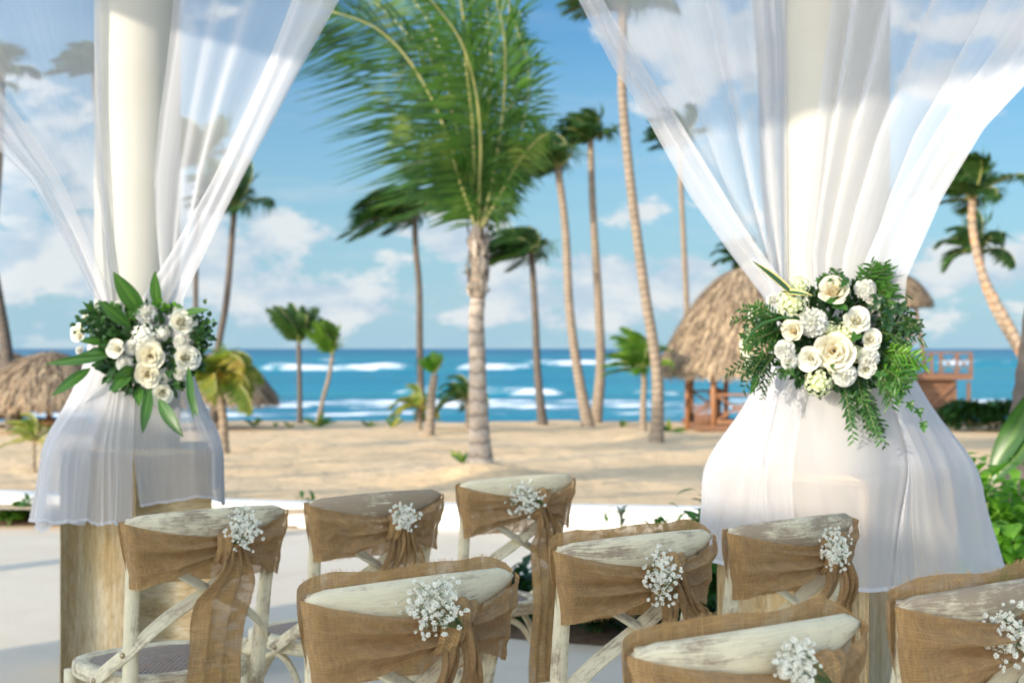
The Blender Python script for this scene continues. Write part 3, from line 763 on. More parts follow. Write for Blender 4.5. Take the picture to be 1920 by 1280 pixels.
# the big near palm: fronds traced from its own spines
def near_palm():
    d = 17.0; base = P(900, 872, d); base.z = sand_z(base.x, base.y)-.03
    t = thing('palm_tree', 'big central palm with swollen pale trunk and huge wind-blown fronds', 'palm tree', base)
    W2 = lambda x, y, dd=0: P(x, y, d+dd)-base
    b = MB()
    trunk_mesh(b, [W2(900, 880), W2(900, 850), W2(898, 790), W2(896, 740), W2(895, 670), W2(893, 600), W2(896, 560)], .125, .088, 1.5, 24, .075, .010)
    b.build('trunk', M['trunk_near'], t)
    b = MB(); trunk_mesh(b, [W2(896, 562), W2(896, 535), W2(897, 500), W2(898, 460), W2(897, 430)], .088, .075, 1.0, 20, .05, .05, knots=[(.22, .10, .022), (.5, .1, .01)])
    b.build('crownshaft', M['trunk_crown'], t)
    # old leaf bases and shaggy sheath
    rng = rnd(5); b = MB()
    for i in range(60):
        a = rng.uniform(0, 6.28); z = rng.uniform(-.04, .70); c = W2(896, 555)+V((math.cos(a)*.085, math.sin(a)*.085, z))
        b.leaf(c, c+V((math.cos(a)*.04, math.sin(a)*.04, rng.uniform(.12, .26))), .09, V((math.cos(a), math.sin(a), 0)), curl=.06, seg=3)
    for s_, zz in ((-1, .10), (1, .07), (1, .30), (-1, .36)):
        c = W2(896, 560)+V((s_*.075, -.03, zz)); b.leaf(c, c+V((s_*.075, -.02, .055)), .07, V((s_, -.3, .2)), seg=3)
    b.build('leaf_bases', M['boot'], t)
    c0 = (897, 440)
    spines = [  # px spine, depth offsets, leaflet length
        ([(892, 430), (872, 350), (845, 275), (812, 190), (760, 105), (700, 50), (622, 22)], -.6, 1.35, 150),
        ([(894, 430), (890, 340), (886, 230), (874, 120), (868, 30), (850, -60)], -.9, .75, 110),
        ([(900, 430), (921, 350), (938, 250), (947, 150), (944, 60), (920, -40)], -.7, .75, 120),
        ([(896, 430), (880, 320), (850, 220), (830, 110), (790, 20), (730, -40)], .5, .9, 110),
        ([(899, 430), (905, 330), (915, 220), (920, 100), (905, -40)], .4, .8, 110),
        ([(901, 430), (928, 360), (958, 290), (985, 215), (990, 120), (960, 30)], .3, .6, 100),
        ([(901, 430), (935, 370), (975, 300), (1010, 260), (1030, 250)], -.5, .5, 70),
        ([(893, 430), (868, 370), (835, 320), (795, 270), (755, 250)], .7, .65, 80),
        ([(895, 430), (880, 370), (858, 300), (835, 230), (815, 150), (800, 60)], .9, .8, 90),
        ([(900, 430), (912, 380), (935, 310), (950, 230), (965, 130), (975, 20)], .9, .6, 90),
        ([(897, 430), (895, 350), (888, 260), (862, 180), (815, 120), (760, 60), (700, 0)], 1.1, .8, 90),
        ([(902, 430), (925, 395), (955, 355), (985, 330)], .5, .35, 44),
        ([(893, 430), (878, 385), (862, 340), (850, 300)], -.4, .5, 50),
        ([(897, 430), (899, 350), (901, 260), (890, 160), (860, 70), (800, -10)], -1.3, .65, 100),
        ([(897, 430), (908, 340), (925, 240), (940, 130), (955, 20), (950, -60)], 1.4, .7, 90)]
    rng = rnd(77)
    for px, off, ll, nl in spines:
        n = len(px)-1; path = []
        ctrl = [W2(x, y, off*(i/n)**1.2) for i, (x, y) in enumerate(px)]
        for i in range(n):
            p0, p1, p2, p3 = ctrl[max(i-1, 0)], ctrl[i], ctrl[i+1], ctrl[min(i+2, n)]
            for j in range(4):
                q = j/4; path.append(.5*((2*p1)+(p2-p0)*q+(2*p0-5*p1+4*p2-p3)*q*q+(3*p1-p0-3*p2+p3)*q*q*q))
        path.append(ctrl[-1])
        b = MB(); right = px[-1][0] > 940 and px[-1][1] > 10
        frond_mesh(b, path, ll*(.85 if right else 1.1), int(nl*.8), WIND, rng, .030, 0, 1, droop=.34, wk=.30 if right else .52, rr=.024, tmin=.08, upv=V((rng.uniform(-.5, .5), -1, rng.uniform(-.1, .5))), skip=.13, sw=rng.uniform(.65, 1.0))
        b.build('frond', [M['frond'], M['rachis']], t)
near_palm()
# thick brown trunk at the lower right edge with a broad leaf
def edge_palm():
    base = P(1925, 985, 9.6); base.z = .0
    t = thing('palm_tree', 'rough brown palm trunk cut off by the lower right edge', 'palm tree', base, 0)
    b = MB(); trunk_mesh(b, [V((0, 0, -.05)), V((.0, 0, .3)), V((.03, 0, .8)), V((.12, 0, 1.6)), V((.35, 0, 3.4)), V((.5, 0, 5.6))], .125, .10, 1.6, 16, .08, .06)
    b.build('trunk', M['trunk_dark'], t)
    crown_fronds(t, V((.5, 0, 5.6)), 1.6, 12, 91, .04, .6, 46, M['frond'], bendw=.4, grav=.3)
edge_palm()

# ------------------------------------------------------------------ thatched huts
def thatch_roof(t, c, R, Hh, seed, nst=3200, squash=1.0, pw=.75, mstraw='straw', strawL=.5):
    rng = rnd(seed)
    prof = lambda s: (R*(s**pw), Hh*(1-s)) # s 0 apex..1 eave
    b = MB()
    def fn(u, v):
        r, z = prof(u); a = v*2*math.pi
        k = 1+.03*mn.noise(V((math.cos(a)*3, math.sin(a)*3, u*4+seed)))
        return (r*k*math.cos(a), r*k*squash*math.sin(a), z)
    b.grid(lambda u, v: fn(.002+u*.998, v), 14, 64, closed=True, uvfn=lambda a_, c_: (a_, c_))
    # underside
    b.grid(lambda u, v: (lambda p: (p[0]*.97, p[1]*.97, p[2]-.12))(fn(.05+u*.93, v)), 8, 40, closed=True)
    b.build('roof', M['thatch'], t, loc=c)
    b = MB()
    for i in range(nst):
        s = rng.random()**.7; s = min(s, 1.0); a = rng.uniform(0, 2*math.pi)
        if i % 4 == 0: s = rng.uniform(.93, 1.0)
        r, z = prof(s); p = V((r*math.cos(a), r*squash*math.sin(a), z))
        r2, z2 = prof(min(1.0, s+.12)); sl = V(((r2-r)*math.cos(a), (r2-r)*squash*math.sin(a), z2-z))
        if sl.length < 1e-4: sl = V((R*.1*math.cos(a), R*.1*math.sin(a), -Hh*.15))
        sl = sl.normalized(); nr = V((math.cos(a)*Hh, math.sin(a)*Hh, R)).normalized()
        if s > .93: sl = (sl+V((0, 0, -1.1))).normalized()
        ln = strawL*rng.uniform(.5, 1.2)*(.75 if s > .93 else 1); q = p+nr*rng.uniform(0, .05)
        tw = V((rng.uniform(-.25, .25), rng.uniform(-.25, .25), 0))
        e = q+(sl+tw).normalized()*ln+nr*rng.uniform(-.01, .07); S = sl.cross(nr).normalized()*rng.uniform(.010, .022)
        v = [b.vert(q-S), b.vert(q+S), b.vert(e+S*.4), b.vert(e-S*.4)]; b.face(v, 0, [(rng.random(), 0)]*4)
    tag(b.build('straw', M[mstraw], t, smooth=False, loc=c), kind='stuff')
def bar(b, p, q, r, m=0, n=6): b.tube([p, q], r, n, m)
def beam(b, p, q, wd, dp, m=0):
    p, q = V(p), V(q); T = q-p; L = T.length; T.normalize()
    up = V((0, 0, 1)) if abs(T.z) < .9 else V((0, 1, 0)); X = T; Y = up.cross(X).normalized(); Z = X.cross(Y)
    b.box((p+q)/2, (L, wd, dp), m, rot=Matrix((X, Y, Z)).transposed())
def hut_right():
    d = 34.0; base = P(1400, 797, d); base.z = sand_z(base.x, d)-.05
    t = thing('thatched_hut', 'large thatched beach hut with orange timber railings beside the right curtain', 'hut', base)
    eave = P(1400, 690, d).z-base.z; peak = P(1400, 500, d).z-base.z
    thatch_roof(t, V((0, 0, eave)), 2.08, peak-eave, 3, 15000, pw=.54, strawL=.42)
    b = MB()
    rng = rnd(4)
    for i in range(260):
        a = rng.uniform(0, 6.28); p = V((0, 0, peak+.12)); e = V((math.cos(a)*rng.uniform(.15, .33), math.sin(a)*rng.uniform(.15, .33), peak-rng.uniform(.25, .42)))
        S = V((-math.sin(a), math.cos(a), 0))*.03; v = [b.vert(p-S*.5), b.vert(p+S*.5), b.vert(e+S), b.vert(e-S)]; b.face(v)
    tag(b.build('ridge_cap', M['straw_cap'], t, smooth=False), kind='stuff')
    fl = P(1400, 793, d).z-base.z
    b = MB(); b.box((0, .1, fl-.03), (2.7, 3.2, .12)); b.build('deck', M['timber_dark'], t, smooth=False)
    X = lambda px: (px-1400)/F*d
    posts = [(X(1323), -1.35), (X(1406), -1.5), (X(1291), .2), (X(1310), 1.4), (X(1480), -1.3), (X(1500), 1.2), (X(1380), 1.6)]
    for k, (x, y) in enumerate(posts):
        top = eave+.35 if k != 1 else P(1400, 728, d).z-base.z
        b = MB(); b.tube([(x, y, -.1), (x, y, top)], .075 if k < 2 else .065, 8); b.build('post', M['timber'], t, smooth=True)
    def rail(x0, y0, x1, y1):
        b = MB(); z0, z1 = fl+.10, P(1400, 736, d).z-base.z
        x0 += .06; x1 -= .06
        beam(b, (x0, y0, z1), (x1, y1, z1), .06, .05); beam(b, (x0, y0, z0), (x1, y1, z0), .06, .07)
        bar(b, (x0, y0, z0+.03), (x1, y1, z1-.03), .024); bar(b, (x0, y0-.03, z1-.03), (x1, y1-.03, z0+.03), .024)
        c = V(((x0+x1)/2, (y0+y1)/2-.02, (z0+z1)/2))
        b.tube([c+V((.09*math.cos(k*.52), -.01, .09*math.sin(k*.52))) for k in range(13)], .018, 5)
        b.build('railing', M['timber'], t, smooth=False)
    rail(posts[0][0], posts[0][1], posts[1][0], posts[1][1]); rail(posts[1][0], posts[1][1], posts[4][0], posts[4][1])
    rail(posts[2][0], posts[2][1], posts[3][0], posts[3][1]); rail(posts[3][0], posts[3][1], posts[6][0], posts[6][1])
    # stair side boards at the left
    b = MB()
    for k in range(4): b.box((X(1296)+k*.085, -.9, (fl+.55)/2), (.05, .06, .62+.0*k))
    b.build('stair_screen', M['timber'], t, smooth=False)
    b = MB(); b.tube([(X(1345), .2, fl), (X(1345), .2, fl+.55), (X(1345), .2, fl+.78), (X(1345), .2, fl+.86)], [.10, .13, .22, .02], 10); b.build('stove', M['timber_dark'], t)
hut_right()
def parasol(px, peak_y, eave_y, d, R, label, seed, base_y=800):
    base = P(px, base_y, d); base.z = sand_z(base.x, d)-.1
    t = thing('thatched_parasol', label, 'beach parasol', base, 0, 'thatched parasols on the left of the beach')
    e = P(px, eave_y, d).z-base.z; p = P(px, peak_y, d).z-base.z
    thatch_roof(t, V((0, 0, e)), R, p-e, seed, 7000, pw=.55, strawL=.42)
    b = MB(); b.tube([(0, 0, -.1), (0, 0, p-.3)], .07, 8); b.build('post', M['timber_dark'], t)
    if px < 300: b = MB(); b.box((0, 0, .36), (1.3, 1.2, .12), bev=.02); b.build('table', M['timber_dark'], t)
parasol(92, 660, 748, 32, 1.60, 'thatched parasol left of the left curtain, front one of the two at the edge', 41)
parasol(-10, 655, 752, 36, 1.9, 'thatched parasol at the very left edge, partly cut off by the frame', 42)
parasol(412, 660, 742, 34, 1.28, 'thatched parasol right of the left curtain behind the yellow palm', 43)
def tower():
    d = 38.0; base = P(1745, 797, d); base.z = sand_z(base.x, d)-.1
    t = thing('lifeguard_tower', 'brown wooden lifeguard tower with small thatched cap at the right', 'lifeguard tower', base)
    X = lambda px: (px-1745)/F*d
    Z = lambda py: P(0, py, d).z-base.z
    thatch_roof(t, V((X(1690), .4, Z(566))), .88, Z(512)-Z(566), 8, 4500, pw=.5, strawL=.26)
    b = MB(); b.box((X(1690), .4, Z(572)), (1.05, 1.05, .10)); b.build('roof_frame', M['timber_dark'], t, smooth=False)
    for (xa, xb, y) in ((1714, 1735, -.15), (1668, 1650, -.15), (1712, 1730, 1.0), (1670, 1655, 1.0)):
        b = MB(); beam(b, (X(xa), y, Z(575)), (X(xb), y, Z(708)), .075, .075); b.build('leg', M['timber_dark'], t, smooth=False)
    b = MB()
    for ya, xl, xr in ((628, 1660, 1722), (592, 1667, 1716)): b = MB(); beam(b, (X(xl), -.2, Z(ya)), (X(xr), -.2, Z(ya)), .05, .05); b.build('brace', M['timber_dark'], t, smooth=False)
    b = MB(); beam(b, (X(1722), -.2, Z(632)), (X(1655), -.2, Z(690)), .04, .04)
    b.build('brace', M['timber_dark'], t, smooth=False)
    b = MB(); b.box((X(1745), .3, Z(705)), (X(1808)-X(1682), 2.0, .16)); b.build('deck', M['timber_dark'], t, smooth=False)
    b = MB(); b.box((X(1736), .4, (Z(712)-.1)/2), (X(1785)-X(1687), 1.6, Z(712)+.1)); b.build('cabin', M['timber_dark'], t, smooth=False)
    hc = Z(712)
    for k in range(7):
        b = MB(); b.box((0, 0, 0), (X(1785)-X(1687)-.02, .03, hc/7-.012)); b.build('plank', M['timber_dark'], t, smooth=False, loc=V((X(1736), -.42, hc*(k+.5)/7)))
    b = MB(); beam(b, (X(1700), -.5, Z(792)), (X(1780), -.5, Z(716)), .05, .10); b.build('stringer', M['timber_dark'], t, smooth=False)
    for px in (1690, 1733, 1750, 1780, 1806):
        b = MB(); b.box((X(px), -.65, (Z(700)+Z(660))/2), (.07, .07, Z(660)-Z(700))); b.build('post', M['timber_dark'], t, smooth=False)
    b = MB(); beam(b, (X(1684), -.66, Z(661)), (X(1807), -.66, Z(661)), .06, .05)
    for xa, xb in ((1690, 1733), (1750, 1780), (1780, 1806)):
        beam(b, (X(xa), -.64, Z(698)), (X(xb), -.64, Z(664)), .03, .03); beam(b, (X(xa), -.61, Z(664)), (X(xb), -.61, Z(698)), .03, .03)
    b.build('railing', M['timber_dark'], t, smooth=False)
    for px in (1806, 1686):
        b = MB(); b.box((X(px), -.45, Z(712)/2-.05), (.08, .08, Z(712))); b.build('stilt', M['timber_dark'], t, smooth=False)
tower()

# ------------------------------------------------------------------ shrubs and plants
def shrub(label, base, R, Hh, n, leafL, mleaf, seed, cat='shrub', group=None, flatk=1.0, stems=5, wide=.45, name='shrub'):
    rng = rnd(seed); t = thing(name, label, cat, base, 0, group)
    b = MB()
    cl = []
    for i in range(stems):
        a = rng.uniform(0, 6.28); r = R*rng.uniform(.1, .8); p = V((math.cos(a)*r, math.sin(a)*r, Hh*rng.uniform(.45, 1)))
        b.tube([(0, 0, -.02), p*.5+V((0, 0, .02)), p], [.012, .009, .004], 5); cl.append(p)
    b.build('stems', M['stem'], t)
    b = MB()
    for i in range(n):
        c = cl[rng.randrange(len(cl))]
        p = c*rng.uniform(.35, 1.0)+V((rng.gauss(0, 1)*R*.22, rng.gauss(0, 1)*R*.22, rng.gauss(0, 1)*Hh*.10))
        if p.z < .02: p.z = .02+rng.random()*.05
        a = rng.uniform(0, 6.28); el = rng.uniform(-.3, 1.0)
        d = V((math.cos(a)*math.cos(el), math.sin(a)*math.cos(el), math.sin(el)))
        ll = leafL*rng.uniform(.6, 1.15)
        b.leaf(p, p+d*ll, ll*wide, V((-d.x*d.z, -d.y*d.z, 1)), curl=.08, seg=3, fold=.3, bend=V((0, 0, -.1*ll)), peak=.6)
    tag(b.build('foliage', M[mleaf], t), kind='stuff')
    return t
def fb(x, y, z=.02): p = fp(x, y, z); return V((p[0], p[1], z))
G3 = 'shrubs in the planting bed behind the chairs'
shrub('dark glossy shrub between the front middle chairs, low by the floor edge', fb(965, 1172), .26, .22, 520, .10, 'leaf_dark', 50, group=G3)
shrub('dark shrub in the bed seen under the sash of the centre right chair', fb(1120, 1185), .34, .26, 700, .11, 'leaf_dark', 51, group=G3)
shrub('green shrub in the bed behind the centre right chair back', fb(1235, 1165), .30, .42, 600, .10, 'leaf_mid', 52, group=G3)
shrub('taller bright-edged shrub between the centre right chair and the right pedestal', fb(1335, 1160), .24, .52, 620, .12, 'leaf_mid', 53, group=G3)
shrub('dark low shrub in front of the right pedestal, behind the chairs', fb(1310, 1215), .24, .24, 420, .10, 'leaf_dark', 54, group=G3)
shrub('bright lime bush right of the right pedestal, its top rosettes catching the sun', fb(1838, 1120), .26, .72, 430, .12, 'leaf_bright', 55, group=G3, wide=.55)
shrub('sunlit bush at the right edge in front of the brown trunk', fb(1895, 1090), .26, .58, 260, .12, 'leaf_bright', 56, group=G3, wide=.55)
shrub('bushy green shrub at the foot of the brown trunk', fb(1868, 1045), .30, .40, 300, .12, 'leaf_mid', 57, group=G3, wide=.55)
shrub('light green leafy shrub at the right edge behind the last chair', fb(1870, 1180), .28, .48, 320, .12, 'leaf_bright', 58, group=G3, wide=.5)
shrub('shrub behind the right pedestal seen through the voile skirt', fb(1790, 1110), .25, .5, 380, .12, 'leaf_bright', 59, group=G3)
def sprout(label, px, py, toppy, ml, seed, d=None):
    base = fb(px, py); Hh = (py-toppy)/F*base.y*.98
    rng = rnd(seed); t = thing('seedling', label, 'plant', base, 0, 'thin young plants in front of the white wall')
    b = MB(); b.tube([(0, 0, 0), (.01, 0, Hh*.5), (-.01, 0, Hh)], [.004, .003, .002], 5); b.build('stem', M['stem'], t)
    b = MB()
    for i in range(22):
        z = Hh*rng.uniform(.45, 1); a = rng.uniform(0, 6.28); p = V((0, 0, z)); d_ = V((math.cos(a), math.sin(a)*.6, rng.uniform(.1, .8))).normalized(); l = rng.uniform(.035, .07)
        b.leaf(p, p+d_*l, l*.5, V((0, 0, 1)), seg=3)
    tag(b.build('foliage', M[ml], t), kind='stuff')
sprout('thin yellow-green seedling, tallest of those against the white wall left of the right curtain', 1138, 1130, 948, 'leaf_bright', 1)
sprout('greyish seedling just right of the tallest yellow-green one', 1165, 1130, 955, 'leaf_grey', 2)
sprout('green seedling above the centre right chair back', 1245, 1125, 966, 'leaf_bright', 3)
sprout('yellow-topped seedling beside the right curtain hem', 1272, 1120, 960, 'leaf_bright', 4)
sprout('pale seedling nearest the right curtain hem', 1300, 1115, 962, 'leaf_grey', 5)
G4 = 'small plants along the white wall'
shrub('small green plant at the foot of the white wall, far left', fb(42, 972), .16, .16, 130, .08, 'leaf_mid', 60, 'plant', G4, name='wall_plant')
shrub('small low plant in the soil strip left of the left curtain, lower one', fb(18, 980), .12, .08, 80, .07, 'leaf_bright', 61, 'plant', G4, name='wall_plant')
shrub('small plant by the wall between the first two chair backs', fb(575, 968), .13, .14, 120, .08, 'leaf_mid', 62, 'plant', G4, name='wall_plant')
shrub('tiny sprout by the wall above the leftmost chair back', fb(455, 960), .05, .10, 26, .05, 'leaf_mid', 63, 'plant', G4, name='wall_plant')
shrub('tiny sprout against the white wall left of the back middle chair', fb(830, 978), .06, .13, 26, .06, 'leaf_bright', 64, 'plant', G4, name='wall_plant')
shrub('tiny greyish sprout beside the back middle chair', fb(853, 975), .06, .12, 22, .06, 'leaf_grey', 65, 'plant', G4, name='wall_plant')
def hedge():
    rng = rnd(70); b = MB(); base = P(1850, 795, 33); base.z = sand_z(base.x, 33)
    for i in range(7000):
        u = rng.random(); x = lerp(-1.05, 3.5, u); hh = .62*(.6+.5*mn.noise(V((x*1.2, 0, 5)))+.35)
        p = V((x+rng.gauss(0, .05), rng.uniform(-.5, .5), hh*rng.random()**.6)); a = rng.uniform(0, 6.28); d = V((math.cos(a), math.sin(a), rng.uniform(-.2, .8))).normalized()
        l = rng.uniform(.10, .20); b.leaf(p, p+d*l, l*.7, V((0, 0, 1)), seg=2)
    o = b.build('beach_hedge', M['leaf_dark'], loc=base); tag(o, 'dark green mass of sea grape bushes right of the lifeguard tower', 'hedge', kind='stuff')
hedge()
rng = rnd(99)
for i, (px, py, hgt, nm) in enumerate(((478, 792, 30, 'bent dry frond shoot on the beach crest, nearest the middle parasol'), (515, 795, 14, 'very low shoot on the beach crest left of the seaside pair'), (545, 796, 20, 'low shoot at the foot of the dark-stemmed young palm'),
    (596, 796, 42, 'leafy shoot at the foot of the yellowish young palm'), (690, 792, 26, 'curled shoot on the beach crest, midway to the bare-stemmed palm'), (735, 792, 34, 'two-bladed shoot left of the stemless young palm'), (1255, 800, 45, 'reddish green broad shoot left of the thatched hut posts'), (1165, 790, 26, 'thin shoot beside the twin-stemmed young palm'), (868, 862, 42, 'grassy sprout at the left foot of the big palm'))):
    d = 36 if py < 830 else 17.2
    if px == 1255: d = 30
    base = P(px, py, d); base.z = sand_z(base.x, d)
    t = thing('beach_shoot', nm, 'plant', base, 0, 'shoots along the crest of the beach')
    for k in range(4):
        s = hgt/F*d; a = rng.uniform(.6, 2.4); dx = math.cos(a)
        b = MB(); b.leaf((0, 0, -.02), (dx*s*.8, rng.uniform(-.1, .1), s*math.sin(a)*rng.uniform(.7, 1.1)), s*.22, V((0, -1, .3)), bend=V((dx*s*.3, 0, -s*.3)), seg=5)
        b.build('blade', M['frond' if k % 2 else 'frond_yellow'], t)
# broad leaves at the right edge
def broad():
    base = P(1850, 940, 8.6)
    base = V((base.x, 8.6, 0))
    t = thing('broad_leaf_plant', 'plant with long pleated arching leaves at the right edge', 'plant', base)
    q = lambda x, y, dd=0: P(x, y, 8.6+dd)-base
    b = MB(); b.tube([(q(1862, 1010).x, 0, 0), q(1850, 930), q(1858, 880)], [.02, .012, .008], 6); b.build('stem', M['rachis'], t)
    for a, c, wd, bd in (((1856, 890), (1935, 715), .15, V((.05, 0, 0))), ((1858, 905), (1945, 780), .12, V((.05, 0, -.03))), ((1862, 985), (1935, 1105), .17, V((.05, -.1, -.1)))):
        b = MB(); b.leaf(q(*a), q(c[0], c[1], -.2), wd, V((-.7, -1, .3)), bend=bd, seg=10, fold=.35, curl=-.10)
        b.build('leaf', M['bigleaf'], t)
broad()

# ------------------------------------------------------------------ sheer curtains
def ray_plane(px, py, C, u):
    """metres along u from C and height, where the pixel's ray meets the upright plane through C along u"""
    k = (px-CX)/F  # x = k*y
    # C.x+r*u.x = k*(C.y+r*u.y)
    r = (k*C.y-C.x)/(u[0]-k*u[1]); y = C.y+r*u[1]
    return r, H-(py-CY)/F*y
def fan(t, C, u, inner, outer, nf, A, amp, seed, m, name='veil', off=0.0, ny=150, nx=220, dense=0.0, phase=0):
    u = V((u[0], u[1], 0)).normalized(); nrm = V((u.y, -u.x, 0))
    if nrm.y > 0: nrm = -nrm
    C = C+nrm*off
    pi_ = sorted([ray_plane(x, y, C, u)[::-1] for x, y in inner]); po = sorted([ray_plane(x, y, C, u)[::-1] for x, y in outer])
    def at(pl, z):
        if z <= pl[0][0]: a, b_ = pl[0], pl[1]
        elif z >= pl[-1][0]: a, b_ = pl[-2], pl[-1]
        else:
            for i in range(len(pl)-1):
                if pl[i][0] <= z <= pl[i+1][0]: a, b_ = pl[i], pl[i+1]; break
        return a[1]+(b_[1]-a[1])*(z-a[0])/(b_[0]-a[0])
    z0, z1 = max(pi_[0][0], po[0][0]) if False else min(pi_[0][0], po[0][0]), 3.36
    rng = rnd(seed); ph = [rng.uniform(0, 6.28) for _ in range(4)]
    def fn(v, h):
        tz = v**1.25; z = z0+(z1-z0)*tz
        s = h+dense*math.sin(math.pi*h)*h*.35
        wv = s*nf*.62+.55*math.sin(3.1*s+ph[0])+.35*math.sin(6.3*s+ph[1]+tz*1.2)+phase
        tight = (1-sst(0, .9, tz))
        AA = A*(.4+.6*tight)*(.55+.55*math.sin(5*s+ph[2]))
        s2 = s+AA*math.sin(2*math.pi*wv)/(2*math.pi*nf)
        s2 = max(-.01, min(1.01, s2))
        r = lerp(at(pi_, z), at(po, z), s2)
        w = amp*(.35+.5*tz)*math.cos(2*math.pi*wv)*(.6+.4*math.sin(4*s+ph[3])) + .01*math.sin(9*tz+6*s)
        p = V((C.x, C.y, 0))+u*r+nrm*w; p.z = z; return p
    b = MB(); b.grid(fn, ny, nx, uvfn=lambda a, c: (c*1.5, a*1.9)); return b.build(name, m, t)
def sq(phi, ang, hs):
    a = phi-ang; return hs/(abs(math.cos(a))**7+abs(math.sin(a))**7)**(1/7.)
def skirt(t, C, ang, p0, p1, hem, nf, A, amp, seed, m, flare=lambda f: .03, zt=1.34, r0=.185, lift=.0, name='skirt', pull=0):
    rng = rnd(seed); ph = [rng.uniform(0, 6.28) for _ in range(4)]; hs = .2825+.018
    def rid(x, y): return 1-2*abs(mn.noise(V((x, y, seed*3.7))))
    def fn(v, h):
        f = lerp(p0, p1, h)
        dv = .25*mn.noise(V((h*3, v*1.5, seed)))
        f2 = f+A*(p1-p0)*.16*mn.noise(V((h*nf*1.1+dv, v*.7, seed+5)))*(1-.5*v)
        zh = hem(h)+.022*mn.noise(V((h*6, seed, 1)))+.008*mn.noise(V((h*21, seed, 2))); z = zt+(zh-zt)*v
        R = sq(f2, ang, hs)+lift
        k = (zt-z)/(zt-.935)
        # the cloth slopes out from the tie, rounds over the pedestal edge and hangs
        ka = k**1.5; hm = max(.40-abs(ka-1), 0)/.40; r = r0+(R-r0)*(min(ka, 1)-hm*hm*.10)
        r += .010*math.exp(-((k-1)/.2)**2)
        r += flare(h)*max(0, min(1, (1.22-z)/(1.22-zh)))**1.25
        fl = .72*rid(h*nf*1.1+dv*2, v*.45)+.34*rid(h*nf*2.6+dv*4, v*.7+3)+.10*rid(h*nf*7+dv*5, v*1.3+7)
        r += amp*(.25+1.1*v)*(fl+.55)*(.55+.45*sst(0, .25, v))
        p = V((C.x+r*math.cos(f2), C.y+r*math.sin(f2), z)); return p
    b = MB(); b.grid(fn, 80, 320, uvfn=lambda a, c: (c*1.5, a*.8)); o = b.build(name, m, t)
    b = MB(); b.grid(lambda a, c: V(fn(1-.016*(1-a), c))+V((0, 0, 0)), 2, 320, uvfn=lambda a, c: (c*1.5, a)); 
    # hem is a doubled strip a hair outside the cloth
    for i, q in enumerate(b.v):
        dx, dy = q[0]-C.x, q[1]-C.y; l = math.hypot(dx, dy); b.v[i] = (q[0]+dx/l*.002, q[1]+dy/l*.002, q[2]-.001)
    b.build('hem', M['hem'], t)
e = (RC-LC).normalized()
# left column, right-hand drape
t = thing('sheer_curtain', 'white voile drape pulled from the left column up towards the big palm', 'curtain', (0, 0, 0), 0, 'sheer curtains tied to the columns'); 
fan(t, LC+V((0, 0, 0)), (e.x, e.y), [(308, 640), (306, 560), (290, 420), (283, 330), (290, 220), (305, 100), (317, 0), (322, -60)], [(345, 640), (340, 560), (420, 400), (490, 265), (560, 130), (635, -5), (700, -120)], 8, 2.1, .045, 3, M['sheer'], off=.17)
fan(t, LC, (e.x, e.y), [(250, 640), (262, 575), (330, 470), (400, 345), (455, 230), (520, 80), (560, -20), (600, -120)], [(345, 640), (343, 562), (424, 400), (494, 265), (563, 130), (638, -5), (705, -120)], 3, 1.6, .03, 4, M['sheer2'], off=.215)
skirt(t, LC, math.radians(14), math.radians(-69), math.radians(70), lambda h: .70+.02*math.sin(9*h), 4, 1.2, .020, 5, M['sheer4'], flare=lambda h: .0)
# left column, left-hand drape
t = thing('sheer_curtain', 'white voile drape swept out of the left edge of the frame from the left column', 'curtain', (0, 0, 0), 0, 'sheer curtains tied to the columns')
uL = (-.86, -.51)
fan(t, LC, uL, [(215, 640), (212, 575), (200, 430), (190, 250), (188, 0), (188, -120)], [(180, 640), (186, 570), (120, 440), (60, 330), (-10, 260), (-90, 170), (-260, -20), (-400, -160)][:], 5, 1.5, .04, 7, M['sheer'], off=.10)
fan(t, LC, uL, [(212, 640), (212, 575), (165, 450), (110, 330), (50, 235), (0, 170), (-60, 60), (-160, -100)], [(180, 640), (182, 570), (112, 440), (50, 335), (-12, 275), (-90, 180), (-260, 0), (-400, -140)], 2, 1.6, .02, 8, M['sheer2'], off=.14)
skirt(t, LC, math.radians(14), math.radians(-205), math.radians(-104), lambda h: .585+.035*math.sin(3*h)+.05*sst(.75, 1, h), 4, 1.2, .024, 9, M['sheer2'], flare=lambda h: .07*(1-h)+.02)
skirt(t, LC, math.radians(14), math.radians(-122), math.radians(-76), lambda h: .66-.02*h, 2.4, 1.1, .022, 10, M['sheer4'], flare=lambda h: .07, lift=.01)
# right column, left-hand drape
t = thing('sheer_curtain', 'white voile drape pulled from the right column up to the left over the palms', 'curtain', (0, 0, 0), 0, 'sheer curtains tied to the columns')
fan(t, RC, (-e.x, -e.y), [(1480, 620), (1478, 540), (1477, 400), (1476, 200), (1474, 0), (1474, -100)], [(1440, 640), (1436, 560), (1370, 470), (1300, 370), (1220, 225), (1150, 120), (1085, -5), (1020, -120)], 7, 1.7, .045, 12, M['sheer'], off=.10)
fan(t, RC, (-e.x, -e.y), [(1482, 640), (1478, 540), (1400, 430), (1345, 340), (1270, 220), (1190, 100), (1130, 0), (1070, -110)], [(1438, 640), (1434, 560), (1366, 470), (1296, 370), (1216, 225), (1146, 120), (1081, -5), (1016, -120)], 2, 1.6, .022, 13, M['sheer2'], off=.15)
